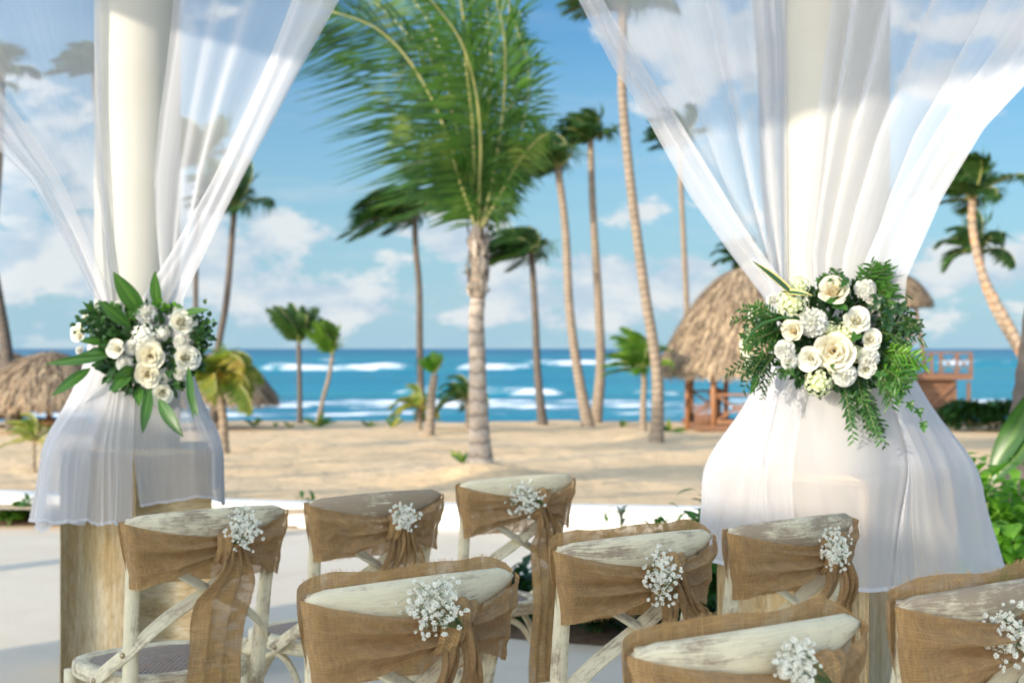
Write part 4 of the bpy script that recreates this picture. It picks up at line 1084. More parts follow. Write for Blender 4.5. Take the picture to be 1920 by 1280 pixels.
# right column, right-hand drape (towards the camera)
t = thing('sheer_curtain', 'densest white voile drape, fanning from the right column to the upper right corner', 'curtain', (0, 0, 0), 0, 'sheer curtains tied to the columns')
uR = (.80, -.60)
fan(t, RC, uR, [(1560, 620), (1520, 560), (1510, 480), (1530, 300), (1548, 120), (1562, 0), (1570, -100)], [(1690, 620), (1700, 520), (1770, 370), (1850, 240), (1925, 160), (2010, 60), (2090, -40), (2180, -150)], 9, 2.2, .045, 15, M['sheer2'], off=.19)
fan(t, RC, uR, [(1580, 620), (1590, 560), (1640, 440), (1700, 330), (1780, 200), (1860, 90), (1930, 0), (2020, -110)], [(1692, 620), (1702, 522), (1772, 372), (1852, 242), (1927, 162), (2012, 62), (2092, -38), (2182, -150)], 4, 1.7, .03, 16, M['sheer2'], off=.235)
skirt(t, RC, math.radians(-46), math.radians(-235), math.radians(40), lambda h: .605+.02*math.sin(7*h+1)-.02*sst(.5, .8, h), 6, 1.3, .032, 17, M['sheer4'], flare=lambda h: .0+.085*sst(.5, .75, h), r0=.20)
skirt(t, RC, math.radians(-46), math.radians(-215), math.radians(-120), lambda h: .615, 3, 1.3, .022, 19, M['sheer'], flare=lambda h: .01, lift=.012, r0=.20)
# grey sheer hanging straight behind the right column, further back
t = thing('sheer_curtain', 'voile panel coloured grey for shade hanging straight behind the right column', 'curtain', (0, 0, 0), 0, 'sheer curtains tied to the columns')
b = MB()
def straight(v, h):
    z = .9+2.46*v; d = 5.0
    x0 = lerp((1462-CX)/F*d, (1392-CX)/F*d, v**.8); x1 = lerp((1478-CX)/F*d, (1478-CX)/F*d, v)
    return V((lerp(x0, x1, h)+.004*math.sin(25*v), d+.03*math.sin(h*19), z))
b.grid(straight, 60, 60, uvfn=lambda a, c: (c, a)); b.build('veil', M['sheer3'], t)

# ------------------------------------------------------------------ flowers
def petal_mesh(name, R, tilt, size, cup, m, seed, w_=1.0):
    """one petal of a rose of radius 1: opening by tilt, curling outwards at the rim"""
    rng = rnd(seed); b = MB()
    def fn(u, v):
        a = (v-.5)*2*w_; hgt = u
        rad = R*(.25+.75*math.sin(u*math.pi*.5))*(1+tilt*u*u)
        rad += .16*size*max(0, u-.72)**1.0*3*(.4+tilt)
        ww = a*(.35+.75*math.sin(math.pi*(.12+.62*u)))
        if u > .85: ww *= 1-.25*(u-.85)/.15
        z = -.55+size*hgt*(1-.16*a*a)-.25*tilt*u*u*size+.03*math.sin(7*a+seed)
        return V((rad*math.cos(ww), rad*math.sin(ww), z))
    b.grid(fn, 7, 8, uvfn=lambda a, c: (a, c))
    me = bpy.data.meshes.new(name); me.from_pydata(b.v, [], b.f); me.materials.append(m)
    uvl = me.uv_layers.new(name='UVMap'); uvl.data.foreach_set('uv', [c for f in b.uv for uv in f for c in uv])
    me.polygons.foreach_set('use_smooth', [True]*len(b.f)); return me
ROSE = {}
for key, mm in (('c', M['rose']), ('w', M['rose_white'])):
    ROSE[key] = [petal_mesh('petal', .16+.050*k, .02+.026*k, 1.42-.035*k, .3, mm, k, .95+.02*k) for k in range(14)]
def rose_core(mm):
    b = MB()
    b.grid(lambda u, v: V(((.20-.11*u+.03*u*u)*math.cos(v*9.0), (.20-.11*u)*math.sin(v*9.0), -.5+1.15*u*(1-.12*v))), 5, 26, uvfn=lambda a, c: (a*.4, c)); return b
def orient(o, loc, nrm, r, roll=0):
    q = V(nrm).to_track_quat('Z', 'Y'); o.location = loc
    o.rotation_mode = 'QUATERNION'; o.rotation_quaternion = q @ Euler((0, 0, roll)).to_quaternion(); o.scale = (r, r, r)
CORE = {k: None for k in ROSE}
def rose(t, loc, nrm, r, key='c', n=14, roll=0):
    if CORE[key] is None:
        o = rose_core(None).build('rose', M['rose' if key == 'c' else 'rose_white'], t); CORE[key] = o.data
    else:
        o = bpy.data.objects.new('rose', CORE[key]); col.objects.link(o); o.parent = t
    orient(o, loc, nrm, r, roll)
    for k in range(n):
        p = bpy.data.objects.new('petal', ROSE[key][k if n > 10 else min(13, k)]); col.objects.link(p); p.parent = o; p.rotation_euler = (0, 0, k*2.4)
    return o
def ball_flower(kind, seed):
    rng = rnd(seed); b = MB()
    if kind == 'carnation':
        for i in range(85):
            # ruffled petals packed over a dome
            zc = 1-(i+.5)/85*1.25; a = i*2.4; rr = math.sqrt(max(0, 1-zc*zc)); d = V((rr*math.cos(a), rr*math.sin(a), zc))
            s1 = d.orthogonal().normalized(); s1 = (Matrix.Rotation(rng.uniform(0, 6.28), 3, d) @ s1); s2 = d.cross(s1)
            w = rng.uniform(.24, .34); k1 = rng.uniform(0, 6)
            b.grid(lambda u, v: d*(.35+.62*u+.05*math.sin(v*14+k1)*u)+s1*(v-.5)*2*w*(.35+.65*u)+s2*(.07*math.sin(v*11+k1)*u+.10*(u-.5)+.06*math.sin(v*23+k1)*u*u), 3, 8, uvfn=lambda a_, c: (a_, c))
    else:
        for i in range(70):
            zc = 1-(i+.5)/70*1.45; a = i*2.4+rng.uniform(-.1, .1); rr = math.sqrt(max(0, 1-zc*zc)); d = V((rr*math.cos(a), rr*math.sin(a), zc))
            d = (d+V((rng.uniform(-.06, .06),)*3)).normalized(); s1 = d.orthogonal().normalized(); s1 = Matrix.Rotation(rng.uniform(0, 6.28), 3, d) @ s1; s2 = d.cross(s1)
            c = d*rng.uniform(.82, 1.0)
            for k in range(4):
                q = s1*math.cos(k*math.pi/2)+s2*math.sin(k*math.pi/2); q2 = s1*math.cos(k*math.pi/2+math.pi/2)+s2*math.sin(k*math.pi/2+math.pi/2)
                L_ = .17; W_ = .085
                v = [c, c+q*L_*.5+q2*W_+d*.035, c+q*L_+d*.02, c+q*L_*.5-q2*W_+d*.035]
                ids = [b.vert(x) for x in v]; b.face(ids, 0, [(0, .5), (.6, 0), (1, .5), (.6, 1)])
    # inner body so no light passes
    b.grid(lambda u, v: V((.62*math.sin(u*3.14)*math.cos(v*6.283), .62*math.sin(u*3.14)*math.sin(v*6.283), .62*math.cos(u*3.14))), 8, 12, closed=True, uvfn=lambda a_, c: (0, 0))
    return b
BALL = {}
def ball(t, loc, nrm, r, kind, mm, roll=0):
    key = (kind, mm)
    if key not in BALL:
        o = ball_flower(kind, 7).build(kind, M[mm], t, smooth=(kind == 'carnation')); BALL[key] = o.data
    else:
        o = bpy.data.objects.new(kind, BALL[key]); col.objects.link(o); o.parent = t
    orient(o, loc, nrm, r, roll); return o
def sprig(t, base, tip, nleaf, ll, wd, mm, rng, spread=.9, name='sprig', bend=V((0, 0, -.02)), seg=3):
    base, tip = V(base), V(tip); ax = tip-base; b = MB(); T = ax.normalized(); S = T.cross(V((0, -1, 0))); S = S.normalized() if S.length > .05 else V((1, 0, 0)); N = S.cross(T)
    path = [base+ax*k/6+bend*(k/6)**2 for k in range(7)]
    b.tube(path, [lerp(.0022, .0008, k/6) for k in range(7)], 5, 1)
    for i in range(nleaf):
        u = .12+.88*i/nleaf; p = base+ax*u+bend*u*u; sd_ = 1 if i % 2 else -1
        d = (T*.7+S*sd_*spread*rng.uniform(.6, 1.2)+N*rng.uniform(-.5, .5)).normalized(); l = ll*rng.uniform(.7, 1.15)*(1-.35*u)
        b.leaf(p, p+d*l, wd, N+V((rng.uniform(-.4, .4), 0, rng.uniform(-.4, .4))), curl=.08*rng.uniform(-1, 1), seg=seg, bend=V((0, 0, -.12*l)))
    return b.build(name, [M[mm], M['stem']], t)

def bouquet_left():
    D = 5.42; C = P(275, 650, 5.5)
    t = thing('flower_arrangement', 'cream roses, carnations and broad striped leaves tied to the left column', 'flower arrangement', C)
    q = lambda x, y, dd=0: P(x, y, D+dd)-C
    rng = rnd(201)
    toc = V((.27, -.95, .12))
    def nr(x, y): return (toc+V(((x-285)/130*.8, 0, -(y-650)/130*.7))).normalized()
    for x, y, r, k in ((341, 604, 22, 'w'), (281, 667, 23, 'c'), (349, 671, 21, 'w'), (276, 702, 21, 'c'), (304, 738, 18, 'w'), (218, 653, 15, 'w'), (149, 625, 16, 'w'), (162, 600, 11, 'w')):
        rose(t, q(x, y, -.05 if x > 200 else .12), nr(x, y), r/F*D*1.08, k, roll=rng.uniform(0, 6))
    for x, y, r in ((276, 588, 20), (248, 652, 15), (236, 682, 17), (345, 643, 19), (308, 705, 14), (339, 700, 14), (222, 573, 9), (150, 657, 8)):
        ball(t, q(x, y, -.02 if x > 200 else .1), nr(x, y), r/F*D*1.05, 'carnation', 'carn', rng.uniform(0, 6))
    for x, y, r in ((272, 629, 25), (306, 624, 13), (288, 712, 15)):
        ball(t, q(x, y, -.03), nr(x, y), r/F*D*1.05, 'hydrangea', 'carn', rng.uniform(0, 6))
    for (a, c, wd, dd) in (((270, 590), (213, 510), 34, 0), ((298, 578), (291, 508), 22, 0), ((245, 612), (184, 563), 24, -.05), ((205, 668), (86, 682), 17, -.03), ((170, 690), (97, 742), 20, .02), ((242, 698), (210, 735), 26, -.04),
                       ((281, 728), (267, 812), 20, -.05), ((298, 748), (344, 819), 24, -.06), ((353, 686), (363, 784), 13, -.08), ((340, 590), (393, 581), 15, 0), ((352, 720), (372, 780), 15, -.03), ((235, 655), (140, 668), 18, .04), ((200, 605), (155, 566), 14, .04),
                       ((225, 640), (150, 640), 22, .06), ((250, 690), (215, 705), 18, -.02), ((262, 725), (262, 762), 18, -.02)):
        b = MB(); p0 = q(a[0], a[1], -.02+dd); p1 = q(c[0], c[1], -.10+dd)
        b.leaf(p0, p1, wd/F*D*1.05, V((rng.uniform(-.25, .45), -1, rng.uniform(.0, .4))), seg=9, fold=.28, curl=.05)
        b.build('broad_leaf', M['bigleaf'], t)
    b = MB()   # dense dark filling behind the flowers
    for i in range(620):
        a = rng.uniform(0, 6.28); rr = math.sqrt(rng.random())
        x, y = 280+95*rr*math.cos(a), 655+78*rr*math.sin(a)
        p = q(x, y, rng.uniform(-.02, .07)); d = V((math.cos(a)*.7+rng.uniform(-.7, .7), rng.uniform(-.8, .0), -math.sin(a)*.7+rng.uniform(-.7, .7))).normalized(); l = rng.uniform(.025, .06)
        b.leaf(p, p+d*l, l*.5, V((rng.uniform(-.6, .6), -1, .4)), seg=3)
    tag(b.build('filler_leaves', M['leaf_dark'], t), kind='stuff')
    b = MB()
    for cx_, cy_, sx, sy, n_ in ((187, 605, 32, 28, 260), (372, 625, 22, 38, 200)):
        for i in range(n_):
            p = q(cx_+rng.gauss(0, .5)*sx, cy_+rng.gauss(0, .5)*sy, rng.uniform(-.05, .1)); d = V((rng.uniform(-1, 1), rng.uniform(-1, .2), rng.uniform(-.6, 1))).normalized(); l = rng.uniform(.018, .034)
            b.leaf(p, p+d*l, l*.75, V((0, -1, .5)), seg=3)
    tag(b.build('ivy_leaves', M['leaf_dark'], t), kind='stuff')
    for k, (a, c) in enumerate((((330, 590), (292, 556)), ((325, 585), (335, 562)), ((225, 600), (214, 560)), ((240, 605), (262, 562)))):
        sprig(t, q(a[0], a[1]), q(c[0], c[1], -.06), 9, .035, .020, 'leaf_bright' if k < 2 else 'leaf_mid', rng)
    sprig(t, q(370, 600), q(406, 598, -.06), 5, .02, .015, 'leaf_mid', rng, name='tendril', bend=V((0, 0, -.01)))
    sprig(t, q(245, 665), q(232, 700, -.09), 8, .035, .02, 'leaf_bright', rng)
bouquet_left()
def bouquet_right():
    D = 4.28; C = P(1565, 640, 4.42)
    t = thing('flower_arrangement', 'full spray of cream roses, hydrangeas and fine foliage tied to the right column', 'flower arrangement', C)
    q = lambda x, y, dd=0: P(x, y, D+dd)-C
    rng = rnd(202); toc = V((-.2, -.96, .15))
    def nr(x, y): return (toc+V(((x-1560)/150*.75, 0, -(y-630)/120*.6))).normalized()
    for x, y, r, k in ((1564, 546, 25, 'c'), (1608, 601, 22, 'w'), (1487, 620, 18, 'c'), (1633, 637, 17, 'w'), (1519, 672, 20, 'w'), (1563, 658, 32, 'c'), (1408, 650, 19, 'c'), (1413, 687, 16, 'w'), (1418, 588, 14, 'w'), (1625, 692, 15, 'w')):
        rose(t, q(x, y, -.04 if x > 1440 else .10), nr(x, y), r/F*D*1.08, k, roll=rng.uniform(0, 6))
    for x, y, r in ((1622, 543, 20), (1634, 560, 12), (1525, 605, 26), (1472, 656, 19), (1480, 678, 15), (1583, 702, 22), (1628, 670, 20), (1448, 562, 11)):
        ball(t, q(x, y, -.03 if x > 1460 else .05), nr(x, y), r/F*D*1.05, 'carnation', 'carn', rng.uniform(0, 6))
    for x, y, r in ((1498, 537, 20), (1485, 568, 30), (1586, 626, 23), (1552, 617, 17), (1603, 664, 17), (1535, 716, 27)):
        ball(t, q(x, y, -.02), nr(x, y), r/F*D*1.05, 'hydrangea', 'hydr', rng.uniform(0, 6))
    b = MB()
    for i in range(900):
        a = rng.uniform(0, 6.28); rr = math.sqrt(rng.random()); x, y = 1568+118*rr*math.cos(a), 632+98*rr*math.sin(a)
        p = q(x, y, rng.uniform(-.01, .09)); d = V((math.cos(a)*.8+rng.uniform(-.7, .7), rng.uniform(-.8, .0), -math.sin(a)*.8+rng.uniform(-.7, .7))).normalized(); l = rng.uniform(.02, .05)
        b.leaf(p, p+d*l, l*.42, V((rng.uniform(-.6, .6), -1, .4)), seg=3)
    tag(b.build('filler_leaves', M['leaf_dark'], t), kind='stuff')
    # fine narrow-leaved sprays, fanned by region: (centre, angle range deg [0=right, 90=up], length px, count, material)
    for (cx_, cy_, a0, a1, L0, n_, mm, nl_, lf) in ((1625, 570, 15, 85, 85, 17, 'leaf_mid', 16, .052), (1650, 610, -15, 40, 75, 12, 'leaf_dark', 14, .045), (1650, 655, -50, 12, 72, 12, 'leaf_bright', 15, .055), (1640, 680, -75, -10, 75, 10, 'leaf_mid', 15, .05),
             (1590, 700, -85, -50, 110, 11, 'leaf_mid', 22, .035), (1600, 700, -75, -55, 118, 6, 'leaf_dark', 22, .03), (1460, 610, 130, 215, 75, 15, 'leaf_mid', 17, .035), (1440, 660, 190, 265, 65, 10, 'leaf_dark', 15, .035), (1560, 545, 50, 120, 50, 8, 'leaf_mid', 10, .035), (1640, 540, 55, 110, 60, 8, 'leaf_mid', 12, .05), (1500, 640, 180, 260, 60, 7, 'leaf_mid', 14, .03)):
        for k in range(n_):
            a = math.radians(lerp(a0, a1, (k+.5)/n_)+rng.uniform(-7, 7)); L_ = L0*rng.uniform(.65, 1.12)
            x0, y0 = cx_+rng.uniform(-14, 14), cy_+rng.uniform(-14, 14)
            sprig(t, q(x0, y0, .02), q(x0+L_*math.cos(a), y0-L_*math.sin(a), rng.uniform(-.10, .06)), nl_, lf, .0075, mm, rng, bend=V((0, 0, -.025)), seg=3)
    sprig(t, q(1455, 690, 0), q(1428, 738, -.05), 16, .022, .004, 'leaf_dark', rng)
    # ivy
    def ivy(pts, mm, size):
        path = [q(x, y, -.06) for x, y in pts]; b = MB(); b.tube(path, .0014, 5, 1)
        for p in path:
            for k in range(5):
                a = math.radians(-90+ (k-2)*62)+rng.uniform(-.2, .2); d = V((math.cos(a), -.25, math.sin(a))); l = size*(1.0 if k == 2 else .72)*rng.uniform(.8, 1.1)
                b.leaf(p, p+d*l, l*.62, V((rng.uniform(-.4, .4), -1, .3)), seg=4, peak=.35)
        b.build('ivy_trail', [M[mm], M['stem']], t)
    ivy([(1645, 560), (1668, 580), (1688, 575), (1700, 612), (1718, 606), (1665, 605)], 'leaf_dark', .036)
    ivy([(1650, 700), (1668, 722), (1690, 735), (1684, 750), (1706, 758), (1722, 770), (1730, 796)], 'leaf_mid', .026)
    ivy([(1420, 600), (1398, 612), (1392, 628)], 'leaf_dark', .018)
    for (pts, wd) in (([(1497, 562), (1470, 535), (1440, 510), (1411, 490)], 17), ([(1464, 547), (1495, 552), (1523, 554)], 13)):
        b = MB(); a, c = pts[0], pts[-1]
        b.leaf(q(a[0], a[1], -.06), q(c[0], c[1], -.12), wd/F*D, V((.3, -1, .4)), seg=9, fold=.35, curl=.03); b.build('variegated_leaf', M['varieg'], t)
    path = [q(x, y, -.10) for x, y in ((1500, 598), (1465, 595), (1430, 606), (1408, 625), (1396, 645), (1398, 665))]
    b = MB(); b.tube(path, [.003, .0045, .0045, .004, .003, .001], 8, flat=.35); b.build('arching_blade', M['leaf_mid'], t)
    for a, c, wd in (((1420, 702), (1406, 740), 14), ((1560, 575), (1590, 582), 22), ((1580, 570), (1548, 566), 22), ((1612, 622), (1596, 640), 20), ((1590, 520), (1575, 540), 14), ((1400, 640), (1384, 626), 14), ((1565, 700), (1555, 685), 18)):
        b = MB(); b.leaf(q(a[0], a[1], -.03), q(c[0], c[1], -.08), wd/F*D, V((.2, -1, .5)), seg=7); b.build('broad_leaf', M['leaf_mid'], t)
bouquet_right()

# ------------------------------------------------------------------ chairs
WX = .238
def back_y(x, z): return -.185-.060*(z/.88)-.042*max(0, 1-(x/WX)**2)*sst(.35, .8, z)
def build_chair(label, loc, rz):
    t = thing('cross_back_chair', label, 'chair', loc, rz, 'cross back chairs with burlap sashes')
    W_ = M['paintwood']
    # top rail: bowed, crescent shaped
    b = MB(); path = []; rad = []
    N = 28
    for i in range(N+1):
        s = i/N*2-1; x = s*.240
        hh = .039*(1-.62*abs(s)**2.6); ztop = .889-.010*s*s-(.012*max(0, abs(s)-.9)/.1)
        hh *= math.sqrt(max(.05, 1-(max(0, abs(s)-.90)/.105)**2))
        path.append((x, -.245-.042*(1-s*s), ztop-hh)); rad.append((hh, .0165-.002*abs(s)))
    b.tube(path, rad, 16, up=V((0, 0, 1)), power=2.6); b.build('top_rail', W_, t)
    for s in (-1, 1):
        b = MB(); p = [(s*.178, -.165, 0), (s*.190, -.178, .25), (s*.196, -.190, .46), (s*.203, -.215, .66), (s*.212, -.240, .80), (s*.216, -.243, .872)]
        b.tube(p, [.017, .020, .021, .0195, .0185, .017], 14); b.build('rear_post', W_, t)
        b = MB(); b.tube([(s*.195, .19, 0), (s*.198, .185, .22), (s*.196, .178, .425)], [.014, .018, .019], 12); b.build('front_leg', W_, t)
        # cross slat: from the seat side past the post, over the back to the other post's top
        b = MB()
        ctrl = [(s*.226, -.02, .425), (s*.222, -.11, .475), (s*.213, -.205, .53), (s*.12, -.247, .612), (0, -.262-(.004*s), .675), (-s*.12, -.262, .745), (-s*.205, -.250, .815)]
        pts = []
        C_ = [V(c) for c in ctrl]; n = len(C_)-1
        for i in range(n):
            p0, p1, p2, p3 = C_[max(i-1, 0)], C_[i], C_[i+1], C_[min(i+2, n)]
            for j in range(5):
                q = j/5; pts.append(.5*((2*p1)+(p2-p0)*q+(2*p0-5*p1+4*p2-p3)*q*q+(3*p1-p0-3*p2+p3)*q*q*q))
        pts.append(C_[-1]); b.tube(pts, [(.019, .0045)]*len(pts), 12, up=V((0, -.2, 1)), power=4); b.build('cross_slat', W_, t)
        for c in ((s*.232, -.045, .437), (s*.224, -.200, .525)):
            b = MB(); n_ = V((s, -.25, 0)).normalized(); c = V(c)
            b.tube([c-n_*.006, c+n_*.002, c+n_*.005], [.0075, .0075, .004], 10); b.build('bolt', M['bolt'], t)
    # seat frame: rounded trapezoid
    def outline(a, k=1.0):
        ca, sa = math.cos(a), math.sin(a); ex = 2/3.4
        x = math.copysign(abs(ca)**ex, ca); y = math.copysign(abs(sa)**ex, sa)
        wx = (.205+.022*(y+1)/2)*k; return V((x*wx, .002+y*.212*k, 0))
    b = MB(); n = 48; prof = [(1.0, .418), (1.012, .424), (1.015, .440), (1.01, .452), (.985, .458), (.84, .458), (.80, .452), (.80, .425), (.84, .418)]
    for i in range(n):
        for k, z in prof: p = outline(2*math.pi*i/n, k); b.vert((p.x, p.y, z))
    m_ = len(prof)
    for i in range(n):
        for j in range(m_):
            q, r = i*m_, ((i+1) % n)*m_
            b.face((q+j, r+j, r+(j+1) % m_, q+(j+1) % m_), 0, [(i*.03, j*.02), (i*.03+.03, j*.02), (i*.03+.03, j*.02+.02), (i*.03, j*.02+.02)])
    b.build('seat_frame', W_, t)
    b = MB(); b.grid(lambda u, v: (lambda p: V((p.x, p.y, .4535+.016*(1-u*u))))(outline(2*math.pi*v, max(.001, .825*u))), 8, 48, closed=False,
                     uvfn=lambda u, v: (lambda p: (p.x, p.y))(outline(2*math.pi*v, .825*u))); b.build('seat_pad', M['pad'], t)
    # bentwood arches under the seat
    def arch(x0, y0, x1, y1):
        b = MB(); pts = []
        for i in range(17):
            s = i/16; x, y = lerp(x0, x1, s), lerp(y0, y1, s); z = .16+.245*(math.sin(math.pi*s)**.42); pts.append((x, y, z))
        b.tube(pts, .0105, 8); b.build('seat_arch', W_, t)
    arch(-.185, -.15, -.19, .165); arch(.185, -.15, .19, .165); arch(-.17, .180, .17, .180); arch(-.16, -.175, .16, -.175)
    return t

# one entry per chair: rail ends in the photo, angle, labels, sash and posy settings
CH = [
 dict(r=(228, 965, 550, 935), a=41, lab='chair nearest the left pedestal, its burlap bow with one wide tail', posy=(460, 990, 36, 44), xk=.02, hi=0, tails=[(.012, -.035, .30, .07, .165, 0)]),
 dict(r=(583, 932, 832, 908), a=41, lab='chair with the darkest worn rail, second from left in the back line', posy=(759, 968, 30, 26), xk=.02, hi=0, tails=[(-.01, -.045, .45, .03, .055, 1), (.02, .035, .40, .04, .105, 0)]),
 dict(r=(865, 897, 1078, 882), a=38, lab='farthest chair, standing before the big palm trunk', posy=(985, 935, 36, 36), xk=.025, hi=0, tails=[(-.005, .02, .18, .03, .080, 0), (.03, .105, .16, .035, .085, 1)]),
 dict(r=(575, 1107, 980, 1043), a=40, lab='front middle chair with clean cream rail and spreading posy', posy=(812, 1132, 66, 58), xk=.035, hi=1, tails=[(-.01, -.03, .38, .03, .050, 1), (.02, .05, .38, .03, .070, 0)]),
 dict(r=(1050, 1012, 1340, 982), a=37.5, lab='chair left of the right pedestal, sash standing above its rail', posy=(1240, 1080, 36, 56), xk=.02, hi=1, tails=[(.0, .015, .52, .02, .035, 1), (.03, .14, .60, .05, .10, 0)]),
 dict(r=(1372, 976, 1604, 957), a=40, lab='chair directly in front of the right pedestal, round tight posy', posy=(1568, 1026, 30, 42), xk=.062, hi=0, tails=[(-.01, -.05, .50, .03, .060, 1), (.02, .07, .25, .04, .105, 0)]),
 dict(r=(1200, 1192, 1625, 1138), a=35, lab='nearest chair, cut off by the bottom edge right of centre', posy=(1492, 1240, 45, 50), xk=.07, hi=1, tails=[(-.01, -.02, .45, .03, .06, 0), (.02, .05, .45, .03, .08, 1)]),
 dict(r=(1675, 1106, 2010, 1066), a=37, lab='rightmost chair, half out of the frame, with worn knotty rail', posy=(1882, 1190, 56, 64), xk=.065, hi=1, tails=[(-.01, -.01, .45, .03, .055, 0), (.02, .06, .45, .03, .08, 1)]),
]
def burlap_sash(c, k, loc, rz):
    t = thing('burlap_sash', c['sash'], 'chair sash', loc, rz, 'burlap sashes tied round the chair backs'); t.scale = (.95, .97, 1)
    rng = rnd(300+k); xk = c['xk']; zk = .798; B = M['burlap']
    zt0, zb0 = .868, .700
    wxz = lambda z: .224+.031*sst(.70, .88, z)
    ph = rng.uniform(0, 6)
    yk = back_y(xk, zk)-.050
    def wing(s):
        b = MB()
        def fn(u, v):
            zt = zt0-(zt0-(zk+.020))*(u**.78); zb = zb0+((zk-.034)-zb0)*(u**1.02)
            z = lerp(zt, zb, v)
            xo = s*wxz(lerp(zt0, zb0, v)); x = lerp(xo, xk+s*.006, u)
            fl = (math.sin(2*math.pi*(1.7*v+.15)+ph)*.6+math.sin(2*math.pi*(3.3*v)+ph*2+s)*.4)
            rr_ = 1-abs(math.sin(math.pi*(2.6*v+.2*math.sin(3*u+ph))+ph))
            pl = (.034*(rr_**1.6-.3))*(u**.9)*(1-.5*u*u)+.009*fl*math.sin(math.pi*u)+.010*(1-2*abs(mn.noise(V((u*2.2+s*3, v*4.5-u*1.5, k*2.3)))))*math.sin(math.pi*min(1, u*1.1))**.6+.004*mn.noise(V((u*9, v*7, k)))
            y0 = back_y(max(-WX, min(WX, x)), z)-.030-.022*u*u
            if u < .07: y0 += .026*(1-u/.07)**1.6
            pl += .013*math.exp(-((v-.22-.10*u)/.13)**2)*math.sin(math.pi*min(1, .15+u))-.012*math.exp(-((v-.46)/.10)**2)*math.sin(math.pi*u)
            z += (.006*math.sin(5*u+ph)+.006*mn.noise(V((u*6+s, k, 0))))*v*(1-u)-.010*(1-v)*math.sin(math.pi*u)*.5
            return V((x, y0-pl, z))
        b.grid(fn, 60, 44, uvfn=lambda u, v: (u*.26*s, v*.17)); b.build('sash_wing', B, t)
    wing(-1); wing(1)
    b = MB(); top = .905 if c['hi'] else .868
    def front(u, v):
        s = u*2-1; bow = math.sqrt(max(0, 1-s*s))
        ztop = lerp(zt0, top, min(1, bow*1.35))+.003*math.sin(14*u+ph); z = lerp(ztop, zb0+.003*math.sin(6*u), v); x = s*wxz(z)
        return V((x, back_y(max(-WX, min(WX, x)), min(z, .88))+.004+.026*min(1, bow*2.0)+.004*math.sin(10*u+3*v), z))
    fr = MB()
    for i in range(230):
        u = rng.uniform(.03, .97); p = V(front(u, 0 if i % 2 else 1)); up = 1 if i % 2 else -1
        e_ = p+V((rng.uniform(-.006, .006), rng.uniform(-.004, .004), up*rng.uniform(.002, .007))); fr.tube([p-V((0, 0, up*.003)), e_], .00035, 3, cap=False)
    b.grid(front, 60, 30, uvfn=lambda u, v: (u*.5, v*.18)); b.build('sash_band', B, t)
    # knot: pleated wrap
    b = MB(); ca_ = lambda q: math.cos(2*math.pi*q)
    def knot(u, v):
        a = 2*math.pi*u; w_ = (v-.5)
        rr = 1+.10*math.sin(v*20+a)+.12*mn.noise(V((v*5, ca_(u)*1.5, k))); ca, sa = math.cos(a), math.sin(a)
        return V((xk+w_*.082*(1+.18*sa)+.014*sa, yk+.008-.034*ca*rr*math.cos(w_*2.2), zk+.046*sa*rr*(1-.35*w_*w_*4)+.02*w_))
    b.grid(knot, 30, 22, uvfn=lambda u, v: (v*.05, u*.16)); b.build('knot', B, t)
    for ti, (dx0, dx1, zend, w0, w1, sh) in enumerate(c['tails']):
        b = MB(); ph2 = rng.uniform(0, 6); yo = -.010 if sh == 0 else .012; nf = 1.5 if w1 > .09 else 1.1
        def tail(u, v, dx0=dx0, dx1=dx1, zend=zend, w0=w0, w1=w1, ph2=ph2, yo=yo, nf=nf):
            z = (zk+.004)-(zk+.004-zend)*u; dr = (zk-z)
            opn = sst(0, .16, dr); wd = lerp(w0*.8, w1, opn)*(1+.04*math.sin(5*u+ph2))
            cx_ = xk+lerp(dx0, dx1, sst(0, .22, dr))+.010*math.sin(4*u+ph2)*min(1, dr*6)
            s = v-.5; fold = lerp(.013, .007, opn)
            y = yk+yo-.020*math.sin(math.pi*min(1, dr/.13))+.018*sst(.05, .2, dr)+fold*math.cos(2*math.pi*nf*2*s+ph2+1.2*u)+.006*math.sin(11*u+3*s+ph2)
            zz = z+.014*math.cos(math.pi*s*2)*(1-opn)
            return V((cx_+s*wd+.008*math.sin(2*math.pi*nf*2*s+ph2), y, zz))
        for i in range(90):
            q = rng.random(); p = V(tail(q, 0 if i % 2 else 1)); e_ = p+V(((-1 if i % 2 else 1)*rng.uniform(.002, .007), rng.uniform(-.003, .003), rng.uniform(-.006, .004))); fr.tube([p, e_], .00035, 3, cap=False)
        b.grid(tail, 70, 30, uvfn=lambda u, v: (v*.16, u*.55)); b.build('sash_tail', B, t)
    tag(fr.build('frayed_threads', M['thread'], t), kind='stuff')
SASH = ['burlap sash on the chair nearest the left pedestal, one wide flat tail', 'burlap sash on the dark-railed chair second from left', 'burlap sash with two long narrow tails on the farthest chair',
 'burlap sash on the front middle chair below the spreading posy', 'burlap sash with a tail swept right on the chair left of the right pedestal', 'burlap sash on the chair directly before the right pedestal', 'burlap sash on the nearest chair at the bottom edge', 'burlap sash on the rightmost chair, cut by the frame']
POSY = ["small posy of baby's breath on the chair nearest the left pedestal", "small posy of baby's breath on the dark-railed chair second from left", "posy of baby's breath on the farthest chair by the palm trunk",
 "largest loose posy of baby's breath on the front middle chair", "long posy of baby's breath on the chair left of the right pedestal", "compact oval posy of baby's breath before the right pedestal", "posy of baby's breath at the bottom edge on the nearest chair", "posy of baby's breath at the right edge on the rightmost chair"]
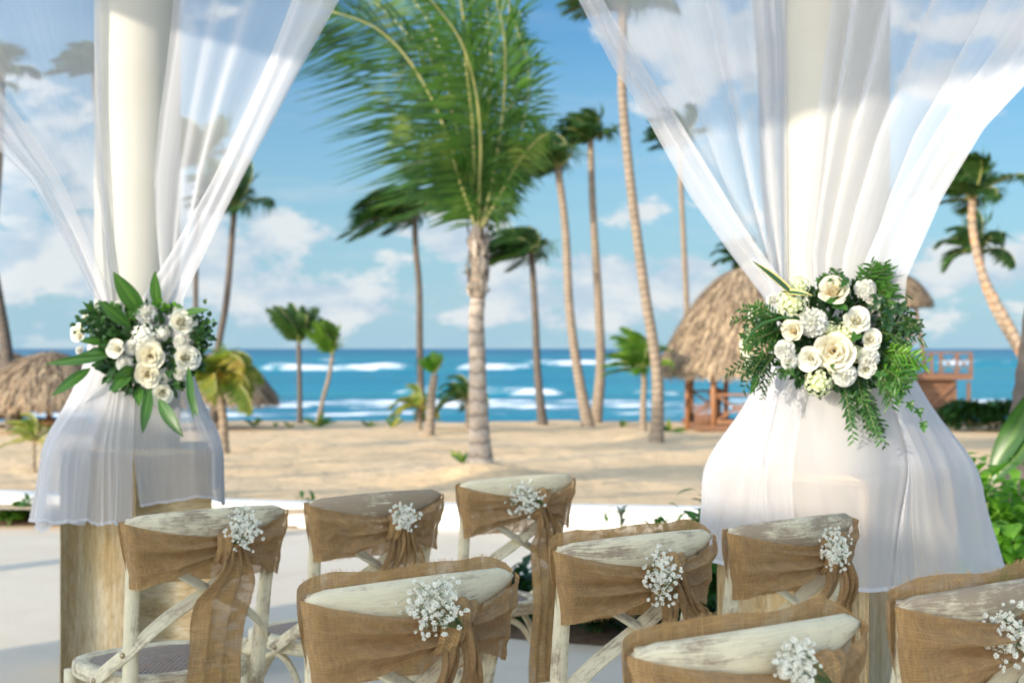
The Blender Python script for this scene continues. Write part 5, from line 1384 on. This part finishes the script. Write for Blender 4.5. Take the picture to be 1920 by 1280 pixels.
def posy(k, ctr, kn, rx, rz_, d):
    """ctr, kn world points (cluster centre and knot)"""
    rng = rnd(500+k); t = thing('baby_breath_posy', POSY[k], 'posy', kn, 0, "posies of baby's breath tucked into the sashes")
    c = ctr-kn; b = MB(); bl = MB(); RX, RZ = rx/F*d*.86, rz_/F*d*.86; root = V((0, -.012, 0))
    n = int(130+1500*RX)
    tight = 1.0
    br = []
    for i in range(26):
        a = rng.uniform(0, 6.28); r = math.sqrt(rng.random())*.8
        e_ = c+V((RX*r*math.cos(a), rng.uniform(-.03, .015), RZ*r*math.sin(a))); br.append(e_)
        m1 = root.lerp(e_, .5)+V((0, -.006, .004)); b.tube([root, m1, e_], [.0009, .0006, .0004], 4)
    for i in range(n):
        if rng.random() < .16: a = rng.uniform(0, 6.28); r = rng.uniform(.85, 1.25)
        else: a = rng.uniform(0, 6.28); r = rng.random()**.62*.85
        p = c+V((RX*r*math.cos(a), rng.uniform(-.034, .010), RZ*r*math.sin(a)))
        q = min(br, key=lambda z: (z-p).length); b.tube([q, (q+p)/2+V((0, 0, .002)), p], .0003, 3, cap=False)
        R = rng.uniform(.0021, .0038)*(1.05 if k in (3, 4, 6, 7) else 1.15)
        # ruffled little head: tilted petals round a centre
        N_ = V((rng.uniform(-.8, .8), -1, rng.uniform(-.6, .8))).normalized(); s1 = N_.orthogonal().normalized(); s2 = N_.cross(s1)
        for ring_, m_, el in ((1.0, 7, .15), (.7, 5, .75), (.3, 3, 1.2)):
            for j in range(m_):
                aa = 6.283*j/m_+rng.uniform(-.3, .3); dr = s1*math.cos(aa)+s2*math.sin(aa); sd_ = s1*-math.sin(aa)+s2*math.cos(aa)
                o0 = p+dr*R*.15+N_*R*.2*el; tip = p+(dr*math.cos(el)+N_*math.sin(el))*R*(1.15*ring_+.35)
                w2 = sd_*R*.48
                v_ = [bl.vert(o0), bl.vert(o0.lerp(tip, .65)+w2), bl.vert(tip), bl.vert(o0.lerp(tip, .65)-w2)]
                bl.face(v_, 0, [(0, .5), (.6, 0), (1, .5), (.6, 1)])
    b.build('stems', M['stem'], t); tag(bl.build('blossoms', M['baby'], t, smooth=False), kind='stuff')
proto = None
for k, c in enumerate(CH):
    xl, yl, xr, yr = c['r']; mx, my = (xl+xr)/2, (yl+yr)/2
    a = math.radians(c['a']); h = H-.889
    dd = F*h/(my-CY); mid = V(((mx-CX)/F*dd, dd, 0))
    loc = mid-V((.245*math.sin(a), -.245*math.cos(a), 0)); loc.z = 0
    if proto is None: proto = build_chair(c['lab'], loc, a); t = proto
    else:
        t = copy_tree(proto); t.location = loc; t.rotation_euler = (0, 0, a); t['label'] = c['lab']
    t.scale = (.95, .97, 1)
    c['sash'] = SASH[k]
    for ch in t.children:
        if ch.name.startswith('top_rail'):
            ch.data = ch.data.copy(); ch.data.materials[0] = M[('paintwood_mid', 'paintwood_worn', 'paintwood', 'paintwood_clean', 'paintwood', 'paintwood_mid', 'paintwood', 'paintwood_worn')[k]]
    burlap_sash(c, k, loc, a)
    R = Matrix.Rotation(a, 3, 'Z'); kn = loc+R @ V((c['xk']*.95, (back_y(c['xk'], .8)-.078)*.97, .802))
    px, py, rx, rz_ = c['posy']; d_ = kn.y-.025
    posy(k, P(px, py, d_), kn, rx, rz_, d_)

# ------------------------------------------------------------------ beyond the frame, behind the camera on the left: what casts the shade
def shade_makers():  # unseen wall added to keep the low sun off the chairs
    t = thing('added_shade_wall', 'unseen white wall added behind the seats on the left for shade', 'shade wall', (0, 0, 0))
    dirw = V((-.714, .70, 0))      # across the light
    L = V((.70, .714, 0))
    c = V((-.2, 5.2, 0))-L*9.0
    hgt = .78+9.0*math.tan(_e)
    Rm = Matrix.Rotation(math.atan2(dirw.y, dirw.x), 3, 'Z')
    ctr = c-dirw*.7
    b = MB(); b.box(ctr+V((0, 0, hgt/2)), (5.6, .3, hgt), rot=Rm); b.build('wall', M['white_wall'], t, smooth=False)
shade_makers()
for i, (x, y, hh, rr, sd_) in enumerate(((-9.5, 6.5, 4.6, .13, 1), (-11.5, 9.5, 5.5, .14, 2), (-14, 11.0, 6.5, .15, 3), (-8.2, 3.2, 4.2, .12, 4), (-18, 14, 7, .15, 5), (-7.0, 9.0, 6.0, .11, 6), (-11.8, 4.4, 5.2, .15, 7), (-13.5, 1.0, 6.2, .15, 8), (-15.5, 7.5, 6.6, .15, 9))):
    base = V((x, y, 0 if y < 10.5 else sand_z(x, y)))
    t = thing('palm_tree', ('palm off to the left, nearest the left pedestal', 'palm off to the left beside the garden wall', 'palm off to the left on the sand', 'palm off to the left of the terrace', 'far palm off to the left on the sand', 'slender palm off to the left before the wall', 'broad crowned palm off to the left of the terrace', 'palm off to the left, farthest back towards the sun', 'tall palm off to the left behind the others')[i], 'palm tree', base, 0, 'palms out of frame on the left')
    b = MB(); trunk_mesh(b, [V((0, 0, -.1)), V((.1, 0, hh*.4)), V((-.05, .1, hh*.8)), V((0, 0, hh))], rr, rr*.7); b.build('trunk', M['trunk'], t)
    crown_fronds(t, V((0, 0, hh)), 1.7, 11, 400+sd_, .05, .6, 30, M['frond_dark'])
